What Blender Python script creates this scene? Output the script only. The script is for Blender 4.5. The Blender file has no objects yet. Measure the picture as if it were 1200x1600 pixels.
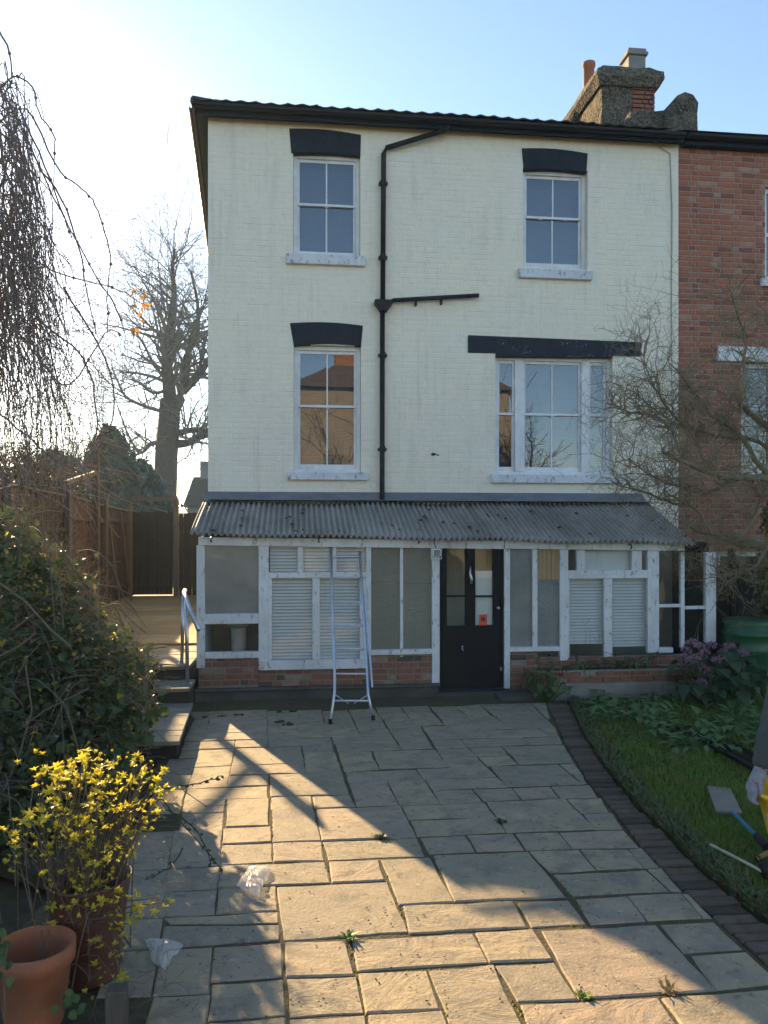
import bpy, bmesh, math, random
import numpy as np
from mathutils import Vector, Matrix, Euler, noise as mnoise
R = math.radians
random.seed(7)
rng = np.random.default_rng(7)
sc = bpy.context.scene
col = sc.collection

# ------------------------------------------------------------------ camera, sky, sun, exposure
FPX, HZ, PSI = 1230.0, 830.0, R(6.5)          # focal length and horizon in photo pixels, yaw to the house front
CAM = Vector((0.0, -11.1, 2.1))
cam_d = bpy.data.cameras.new('camera'); cam = bpy.data.objects.new('camera', cam_d); col.objects.link(cam)
cam.location = CAM; cam.rotation_euler = (R(90), 0, -PSI)
cam_d.sensor_fit = 'HORIZONTAL'; cam_d.sensor_width = 36; cam_d.lens = 36*FPX/1200
cam_d.shift_y = (HZ-800)/1200; cam_d.clip_end = 2000; cam_d.clip_start = 0.05
sc.camera = cam
SUN_AZ, SUN_EL = R(-21.5), R(18.9)            # azimuth from +Y towards +X
world = bpy.data.worlds.new('World'); sc.world = world; world.use_nodes = True
wn = world.node_tree; wn.nodes.clear()
w_out = wn.nodes.new('ShaderNodeOutputWorld'); w_bg = wn.nodes.new('ShaderNodeBackground')
w_sky = wn.nodes.new('ShaderNodeTexSky'); w_sky.sky_type = 'NISHITA'; w_sky.sun_disc = False
w_sky.sun_elevation = SUN_EL; w_sky.sun_rotation = SUN_AZ
w_sky.altitude = 50; w_sky.air_density = 1.0; w_sky.dust_density = 0.3; w_sky.ozone_density = 2.0
wn.links.new(w_sky.outputs[0], w_bg.inputs[0]); wn.links.new(w_bg.outputs[0], w_out.inputs[0])
w_bg.inputs[1].default_value = 0.075
sl = bpy.data.lights.new('sun', 'SUN'); sl.energy = 5.0; sl.angle = R(0.6); sl.color = (1.0, 0.69, 0.35)
sun = bpy.data.objects.new('sun', sl); col.objects.link(sun)
sdir = Vector((math.sin(SUN_AZ)*math.cos(SUN_EL), math.cos(SUN_AZ)*math.cos(SUN_EL), math.sin(SUN_EL)))
sun.rotation_euler = sdir.to_track_quat('Z', 'Y').to_euler(); sun.location = sdir*60
vs = sc.view_settings
vs.view_transform = 'Standard'; vs.look = 'None'; vs.gamma = 1; vs.use_curve_mapping = False
vs.exposure = 1.95
sc.cycles.max_bounces = 8; sc.cycles.transparent_max_bounces = 24; sc.cycles.caustics_reflective = False; sc.cycles.caustics_refractive = False
sc.cycles.volume_bounces = 0; sc.cycles.use_denoising = True; sc.cycles.use_adaptive_sampling = True; sc.cycles.adaptive_threshold = 0.02

# ------------------------------------------------------------------ measuring: photo pixels to places in the world
FW = Vector((math.sin(PSI), math.cos(PSI), 0)); RT = Vector((math.cos(PSI), -math.sin(PSI), 0)); UP = Vector((0, 0, 1))
def ray(px, py): return FW + RT*((px-600)/FPX) - UP*((py-HZ)/FPX)
def Q(px, py, y=0.0):
    d = ray(px, py); t = (y-CAM.y)/d.y; p = CAM+d*t
    return p.x, p.z
def G(px, py, z=0.0):
    d = ray(px, py); t = (z-CAM.z)/d.z; p = CAM+d*t
    return p.x, p.y
def T(px, py, t): return CAM+ray(px, py)*t

# ------------------------------------------------------------------ mesh building helpers
class MB:
    def __init__(s): s.v = []; s.f = []
    def add(s, vs_, fs):
        n = len(s.v); s.v += [tuple(v) for v in vs_]; s.f += [tuple(i+n for i in f) for f in fs]
    def box(s, x0, x1, y0, y1, z0, z1):
        s.add([(x0,y0,z0),(x1,y0,z0),(x1,y1,z0),(x0,y1,z0),(x0,y0,z1),(x1,y0,z1),(x1,y1,z1),(x0,y1,z1)],
              [(0,3,2,1),(4,5,6,7),(0,1,5,4),(1,2,6,5),(2,3,7,6),(3,0,4,7)])
        return s
    def beam(s, a, b, w, h, up=(0,0,1)):
        a = Vector(a); b = Vector(b); d = (b-a).normalized(); sd = d.cross(Vector(up))
        if sd.length < 1e-4: sd = Vector((1,0,0))
        sd.normalize(); u = sd.cross(d)
        c = [sd*(-w/2)-u*(h/2), sd*(w/2)-u*(h/2), sd*(w/2)+u*(h/2), sd*(-w/2)+u*(h/2)]
        s.add([a+k for k in c]+[b+k for k in c], [(0,1,2,3),(7,6,5,4),(0,4,5,1),(1,5,6,2),(2,6,7,3),(3,7,4,0)])
        return s
    def ring(s, x0, x1, z0, z1, w, y0, y1, wb=None, wt=None):
        wb = w if wb is None else wb; wt = w if wt is None else wt
        o = [(x0,z0),(x1,z0),(x1,z1),(x0,z1)]; i = [(x0+w,z0+wb),(x1-w,z0+wb),(x1-w,z1-wt),(x0+w,z1-wt)]
        vv = [(x,y0,z) for x,z in o]+[(x,y0,z) for x,z in i]+[(x,y1,z) for x,z in o]+[(x,y1,z) for x,z in i]
        ff = []
        for k in range(4):
            n = (k+1) % 4
            ff += [(k,n,4+n,4+k),(8+k,12+k,12+n,8+n),(k,8+k,8+n,n),(4+k,4+n,12+n,12+k)]
        s.add(vv, ff); return s
    def prism(s, poly, z0, z1):                    # polygon in XY, counter-clockwise
        n = len(poly)
        s.add([(x,y,z0) for x,y in poly]+[(x,y,z1) for x,y in poly],
              [tuple(range(n-1,-1,-1)), tuple(range(n,2*n))]+[(k,(k+1)%n,n+(k+1)%n,n+k) for k in range(n)]); return s
    def slab(s, poly, y0, y1):                     # polygon in XZ, extruded along Y
        n = len(poly)
        s.add([(x,y0,z) for x,z in poly]+[(x,y1,z) for x,z in poly],
              [tuple(range(n)), tuple(range(2*n-1,n-1,-1))]+[(k,n+k,n+(k+1)%n,(k+1)%n) for k in range(n)]); return s
    def tube(s, pts, rad, n=5, cap=True):
        pts = [Vector(p) for p in pts]
        if not hasattr(rad, '__len__'): rad = [rad]*len(pts)
        ref = Vector((0.31, 0.22, 0.92)); base = len(s.v)
        for i, p in enumerate(pts):
            d = (pts[min(i+1,len(pts)-1)]-pts[max(i-1,0)])
            if d.length < 1e-7: d = Vector((0,0,1))
            d.normalize(); a = d.cross(ref)
            if a.length < 1e-3: a = d.cross(Vector((1,0,0)))
            a.normalize(); b = d.cross(a)
            for k in range(n):
                q = 2*math.pi*k/n
                s.v.append(tuple(p+(a*math.cos(q)+b*math.sin(q))*rad[i]))
        for i in range(len(pts)-1):
            for k in range(n):
                m = (k+1) % n
                s.f.append((base+i*n+k, base+i*n+m, base+(i+1)*n+m, base+(i+1)*n+k))
        if cap:
            s.f.append(tuple(base+k for k in range(n-1,-1,-1)))
            e = base+(len(pts)-1)*n; s.f.append(tuple(e+k for k in range(n)))
        return s
    def lathe(s, prof, c, n=32, axis=None):        # profile of (r, h) pairs
        c = Vector(c); ax = Vector(axis).normalized() if axis else Vector((0,0,1))
        a = ax.cross(Vector((0.3,1,0.1))).normalized(); b = ax.cross(a); base = len(s.v)
        for r, h in prof:
            for k in range(n):
                q = 2*math.pi*k/n; s.v.append(tuple(c+ax*h+(a*math.cos(q)+b*math.sin(q))*r))
        for i in range(len(prof)-1):
            for k in range(n):
                m = (k+1) % n; s.f.append((base+i*n+k, base+i*n+m, base+(i+1)*n+m, base+(i+1)*n+k))
        return s
    def mesh(s, name, smooth=False, bevel=0):
        me = bpy.data.meshes.new(name); me.from_pydata(s.v, [], s.f)
        bm = bmesh.new(); bm.from_mesh(me)
        if bevel:
            ed = [e for e in bm.edges if len(e.link_faces) == 2 and e.calc_face_angle(0) > 0.6]
            bmesh.ops.bevel(bm, geom=ed, offset=bevel, segments=1, affect='EDGES', clamp_overlap=True)
        bmesh.ops.recalc_face_normals(bm, faces=bm.faces)
        bm.to_mesh(me); bm.free()
        if smooth:
            for p in me.polygons: p.use_smooth = True
        return me
    def build(s, name, mat, parent=None, smooth=False, bevel=0, label=None):
        return obj(name, s.mesh(name, smooth, bevel), mat, parent, label)
PW = {}                                            # world matrix of every parent
def obj(name, me, mat=None, parent=None, label=None, m=None):
    if mat is not None and len(me.materials) == 0: me.materials.append(mat)
    o = bpy.data.objects.new(name, me); col.objects.link(o)
    if m is not None: o.matrix_basis = m
    PW[o] = m.copy() if m is not None else Matrix()
    if parent is not None:
        o.parent = parent; o.matrix_parent_inverse = PW[parent].inverted()
    if label: o['label'] = label
    return o
def tag(o, label, cat, group=None):
    o['label'] = label; o['category'] = cat
    if group: o['group'] = group
    return o
def thing(name, label, cat, loc=(0,0,0), group=None):
    m = Matrix.Translation(Vector(loc))
    o = bpy.data.objects.new(name, None); o.empty_display_size = 0.2; col.objects.link(o); o.matrix_basis = m; PW[o] = m
    return tag(o, label, cat, group)
def struct(o): o['kind'] = 'structure'; return o
def stuff(o): o['kind'] = 'stuff'; return o

# ------------------------------------------------------------------ materials
class N:
    def __init__(s, name):
        s.m = bpy.data.materials.new(name); s.m.use_nodes = True; s.t = s.m.node_tree; s.t.nodes.clear()
        s.out = s.n('ShaderNodeOutputMaterial'); s._pos = None
    def n(s, typ, **kw):
        k = s.t.nodes.new(typ)
        for a, b in kw.items(): setattr(k, a, b)
        return k
    def set(s, sock, v):
        if isinstance(v, bpy.types.NodeSocket): s.t.links.new(v, sock)
        elif isinstance(v, (tuple, list)) and sock.type == 'RGBA' and len(v) == 3: sock.default_value = (*v, 1)
        else: sock.default_value = v
    def pos(s, scale=(1,1,1)):
        if s._pos is None: s._pos = s.n('ShaderNodeNewGeometry').outputs['Position']
        if tuple(scale) == (1,1,1): return s._pos
        mp = s.n('ShaderNodeMapping'); s.set(mp.inputs['Vector'], s._pos); mp.inputs['Scale'].default_value = scale
        return mp.outputs[0]
    def noise(s, scale, detail=4, rough=0.55, stretch=(1,1,1), dist=0):
        k = s.n('ShaderNodeTexNoise'); s.set(k.inputs['Vector'], s.pos(stretch)); k.inputs['Scale'].default_value = scale
        k.inputs['Detail'].default_value = detail; k.inputs['Roughness'].default_value = rough; k.inputs['Distortion'].default_value = dist
        return k.outputs['Fac']
    def ramp(s, fac, lo, hi, a=0.0, b=1.0):
        k = s.n('ShaderNodeMapRange'); s.set(k.inputs[0], fac)
        for i, v in zip((1,2,3,4), (lo,hi,a,b)): k.inputs[i].default_value = v
        return k.outputs[0]
    def math(s, op, a, b=0.0):
        k = s.n('ShaderNodeMath', operation=op); s.set(k.inputs[0], a); s.set(k.inputs[1], b); return k.outputs[0]
    def mix(s, f, a, b, mode='MIX'):
        k = s.n('ShaderNodeMix', data_type='RGBA', blend_type=mode); s.set(k.inputs[0], f); s.set(k.inputs[6], a); s.set(k.inputs[7], b)
        return k.outputs[2]
    def rand(s):
        a = s.n('ShaderNodeObjectInfo').outputs['Random']; b = s.n('ShaderNodeNewGeometry').outputs['Random Per Island']
        return s.math('FRACT', s.math('ADD', a, b))
    def hsv(s, c, h=0.5, sat=1.0, v=1.0):
        k = s.n('ShaderNodeHueSaturation'); s.set(k.inputs['Color'], c); s.set(k.inputs['Hue'], h); s.set(k.inputs['Saturation'], sat); s.set(k.inputs['Value'], v)
        return k.outputs[0]
    def bump(s, h, strength=0.4, dist=0.01):
        k = s.n('ShaderNodeBump'); s.set(k.inputs['Height'], h); k.inputs['Strength'].default_value = strength; k.inputs['Distance'].default_value = dist
        return k.outputs[0]
    def pbr(s, color, rough=0.7, normal=None, metal=0.0, spec=0.5, coat=0.0):
        b = s.n('ShaderNodeBsdfPrincipled'); s.set(b.inputs['Base Color'], color); s.set(b.inputs['Roughness'], rough)
        b.inputs['Metallic'].default_value = metal; b.inputs['Specular IOR Level'].default_value = spec
        b.inputs['Coat Weight'].default_value = coat
        if normal is not None: s.set(b.inputs['Normal'], normal)
        s.t.links.new(b.outputs[0], s.out.inputs[0]); s.b = b
        return s.m
def simple(name, c1, c2=None, rough=0.6, scale=8, bump=0.0, bscale=None, metal=0.0, spec=0.5, stretch=(1,1,1), vary=0.0, bdist=0.01):
    m = N(name); c2 = c2 or tuple(x*0.75 for x in c1)
    f = m.ramp(m.noise(scale, 5, 0.6, stretch), 0.35, 0.68); c = m.mix(f, c1, c2)
    if vary: c = m.hsv(c, 0.5, 1.0, m.ramp(m.rand(), 0, 1, 1-vary, 1+vary))
    nb = m.bump(m.noise(bscale or scale*6, 4, 0.6, stretch), bump, bdist) if bump else None
    return m.pbr(c, rough, nb, metal, spec)

def paint_wall_mat():
    m = N('cream painted brick')
    big = m.ramp(m.noise(0.45, 4, 0.55), 0.35, 0.7)
    c = m.mix(big, (0.82,0.755,0.635), (0.87,0.81,0.64))
    c = m.mix(m.ramp(m.noise(9, 6, 0.65), 0.5, 0.78, 0, 0.45), c, (0.60,0.59,0.50))
    streak = m.math('MULTIPLY', m.ramp(m.noise(5, 5, 0.6, (1,1,0.12)), 0.50, 0.72), m.ramp(m.noise(0.8, 2), 0.42, 0.6))
    c = m.mix(m.math('MULTIPLY', streak, 0.38), c, (0.50,0.51,0.41))
    drip = m.math('MULTIPLY', m.ramp(m.noise(11, 6, 0.7, (1,1,0.05)), 0.50, 0.70), m.ramp(m.noise(1.3, 3, 0.6, (1,1,0.5)), 0.47, 0.6))
    c = m.mix(m.math('MULTIPLY', drip, 0.27), c, (0.40,0.38,0.32))
    c = m.mix(m.ramp(m.noise(1.7, 2, 0.4, (1,1,0.7), 0.6), 0.60, 0.63, 0, 0.4), c, (0.83,0.81,0.70))
    c = m.mix(m.ramp(m.noise(38, 3, 0.6), 0.66, 0.74, 0, 0.5), c, (0.5,0.47,0.40))
    h = m.math('ADD', m.noise(30, 5, 0.65), m.math('MULTIPLY', m.noise(6, 3), 0.8))
    return m.pbr(c, 0.62, m.bump(h, 0.8, 0.008), spec=0.4)
def brick_mat(name, a, b, dark, pale, grime=0.35, mort=None):
    m = N(name); r = m.rand()
    c = m.mix(r, a, b)
    c = m.mix(m.ramp(m.math('FRACT', m.math('MULTIPLY', r, 7.31)), 0.82, 0.86), c, dark)
    c = m.mix(m.ramp(m.math('FRACT', m.math('MULTIPLY', r, 13.7)), 0.86, 0.9, 0, 0.75), c, pale)
    c = m.mix(m.ramp(m.noise(14, 5, 0.65), 0.42, 0.75, 0, grime), c, tuple(x*0.35 for x in dark))
    c = m.mix(m.ramp(m.noise(50, 4, 0.7), 0.55, 0.75, 0, 0.35), c, pale)
    return m.pbr(c, 0.88, m.bump(m.noise(70, 5, 0.7), 0.6, 0.006), spec=0.25)
def glass_mat(name, tint=(0.9,0.95,0.95), refl=0.22, rough=0.0, bumpn=None, wob=0.0):
    m = N(name)
    tr = m.n('ShaderNodeBsdfTransparent'); m.set(tr.inputs[0], tint)
    gl = m.n('ShaderNodeBsdfGlossy'); m.set(gl.inputs['Color'], (0.95,0.97,1)); gl.inputs['Roughness'].default_value = rough
    if wob: m.set(gl.inputs['Normal'], m.bump(m.noise(1.6, 1, 0.4), wob, 0.02))
    lw_ = m.n('ShaderNodeLayerWeight')   # facing angle only, the same from both sides of the thin pane
    f = m.math('MINIMUM', m.math('ADD', m.math('MULTIPLY', m.math('POWER', lw_.outputs['Facing'], 4.0), 0.8), refl), 1.0)
    mx = m.n('ShaderNodeMixShader'); m.set(mx.inputs[0], f); m.t.links.new(tr.outputs[0], mx.inputs[1]); m.t.links.new(gl.outputs[0], mx.inputs[2])
    m.t.links.new(mx.outputs[0], m.out.inputs[0]); return m.m
def obscure_glass(name, base, see=0.35, scale=26, dirt=0.3, voro=True):
    m = N(name)
    v = m.n('ShaderNodeTexVoronoi'); m.set(v.inputs['Vector'], m.pos((1,1,0.8))); v.inputs['Scale'].default_value = scale
    h = m.math('ADD', m.math('MULTIPLY', v.outputs['Distance'], 1.0), m.noise(scale*0.8, 2))
    nb = m.bump(h, 0.7, 0.008)
    c = m.mix(m.ramp(m.noise(3, 4), 0.4, 0.7), base, tuple(x*(1-dirt) for x in base))
    d = m.n('ShaderNodeBsdfPrincipled'); m.set(d.inputs['Base Color'], c); d.inputs['Roughness'].default_value = 0.12; m.set(d.inputs['Normal'], nb); d.inputs['Specular IOR Level'].default_value = 1.0
    tr = m.n('ShaderNodeBsdfTransparent'); m.set(tr.inputs[0], (0.8,0.85,0.8))
    mx = m.n('ShaderNodeMixShader'); mx.inputs[0].default_value = see
    m.t.links.new(d.outputs[0], mx.inputs[1]); m.t.links.new(tr.outputs[0], mx.inputs[2]); m.t.links.new(mx.outputs[0], m.out.inputs[0]); return m.m
def leaf_mat(name, a, b, trans=0.3, rough=0.45, tcol=None, patch=None):
    m = N(name); r = m.rand(); c = m.mix(r, a, b)
    if patch: c = m.mix(m.ramp(m.noise(2.3, 4, 0.6), 0.47, 0.68, 0, 0.75), c, patch)
    c = m.mix(m.ramp(m.noise(20, 3), 0.4, 0.7, 0, 0.4), c, tuple(x*0.6 for x in a))
    m.pbr(c, rough, spec=0.35)
    tl = m.n('ShaderNodeBsdfTranslucent'); m.set(tl.inputs[0], m.mix(0.5, c, tcol) if tcol else c)
    mx = m.n('ShaderNodeMixShader'); mx.inputs[0].default_value = trans
    m.t.links.new(m.b.outputs[0], mx.inputs[1]); m.t.links.new(tl.outputs[0], mx.inputs[2]); m.t.links.new(mx.outputs[0], m.out.inputs[0]); return m.m
def white_paint(name='weathered white paint', wear=0.75, base=(0.72,0.74,0.76)):
    m = N(name)
    c = m.mix(m.ramp(m.noise(5, 5, 0.6), 0.4, 0.75), base, tuple(x*0.8 for x in base))
    fl = m.ramp(m.noise(20, 7, 0.72, (1,1,0.45)), 0.57, 0.62, 0, wear)
    c = m.mix(m.ramp(m.noise(3, 4, 0.6, (1,1,0.3)), 0.5, 0.7, 0, 0.5), c, tuple(x*0.68 for x in base))
    c = m.mix(fl, c, (0.22,0.20,0.17))
    c = m.mix(m.ramp(m.noise(60, 3), 0.6, 0.8, 0, 0.35), c, (0.45,0.45,0.42))
    h = m.math('SUBTRACT', m.noise(30, 4), fl)
    return m.pbr(c, 0.5, m.bump(h, 0.35, 0.004))
def wood_mat(name, a, b, rough=0.8, axis='z', vary=0.2, green=0.0):
    st = {'z': (9,9,0.7), 'x': (0.7,9,9), 'y': (9,0.7,9)}[axis]
    m = N(name); g = m.noise(4, 6, 0.65, st, 0.4)
    c = m.mix(m.ramp(g, 0.32, 0.7), a, b)
    c = m.mix(m.ramp(m.noise(1.5, 4), 0.45, 0.75, 0, 0.6), c, tuple(x*0.5 for x in a))
    if green: c = m.mix(m.ramp(m.noise(2.2, 5, 0.6), 0.42, 0.65, 0, green), c, (0.10,0.11,0.035))
    c = m.hsv(c, 0.5, 1.0, m.ramp(m.rand(), 0, 1, 1-vary, 1+vary))
    return m.pbr(c, rough, m.bump(g, 0.5, 0.006), spec=0.3)
def stone_mat():
    m = N('riven sandstone'); r = m.rand()
    vr_ = m.n('ShaderNodeVectorRotate', rotation_type='Z_AXIS'); m.set(vr_.inputs['Vector'], m.pos()); m.set(vr_.inputs['Angle'], m.math('MULTIPLY', m.ramp(r, 0, 1, -0.9, 0.9), 1.0))
    va = m.n('ShaderNodeVectorMath', operation='ADD'); m.set(va.inputs[0], vr_.outputs[0]); cx_ = m.n('ShaderNodeCombineXYZ'); m.set(cx_.inputs[0], m.math('MULTIPLY', r, 91.0)); m.set(cx_.inputs[1], m.math('MULTIPLY', r, 57.0)); m.set(va.inputs[1], cx_.outputs[0]); m._pos = va.outputs[0]
    c = m.mix(r, (0.40,0.325,0.205), (0.30,0.26,0.185))
    c = m.mix(m.ramp(m.math('FRACT', m.math('MULTIPLY', r, 5.7)), 0.7, 0.9, 0, 0.6), c, (0.40,0.30,0.225))
    warp = m.noise(2.2, 6, 0.6, (1,1.8,1), 1.2)
    c = m.mix(m.ramp(warp, 0.4, 0.60, 0, 0.65), c, (0.235,0.21,0.165))
    c = m.mix(m.ramp(m.noise(5, 5, 0.65), 0.50, 0.70, 0, 0.7), c, (0.15,0.14,0.115))
    c = m.mix(m.ramp(m.noise(0.7, 3), 0.45, 0.7, 0, 0.3), c, (0.17,0.175,0.13))
    c = m.mix(m.ramp(m.noise(26, 4, 0.7), 0.60, 0.68, 0, 0.6), c, (0.46,0.44,0.38))
    c = m.mix(m.ramp(m.noise(12, 6, 0.75), 0.56, 0.66, 0, 0.75), c, (0.10,0.095,0.08))
    rip = m.noise(3.2, 8, 0.66, (1,1.9,1), 0.9)
    h = m.math('ADD', m.math('MULTIPLY', m.math('MULTIPLY', rip, 1.5), m.ramp(m.math('FRACT', m.math('MULTIPLY', r, 3.3)), 0, 1, 0.3, 1.2)), m.math('MULTIPLY', m.noise(45, 5, 0.75), 0.4))
    return m.pbr(c, 0.78, m.bump(h, 0.75, 0.02), spec=0.3)
def soil_mat(name, a=(0.045,0.035,0.025), b=(0.09,0.075,0.05), moss=0.4, green=(0.05,0.075,0.02)):
    m = N(name)
    c = m.mix(m.ramp(m.noise(14, 6, 0.7), 0.35, 0.7), a, b)
    c = m.mix(m.ramp(m.noise(3, 5, 0.6), 0.45, 0.65, 0, moss), c, green)
    return m.pbr(c, 0.95, m.bump(m.noise(40, 5, 0.7), 0.8, 0.02), spec=0.15)
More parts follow.
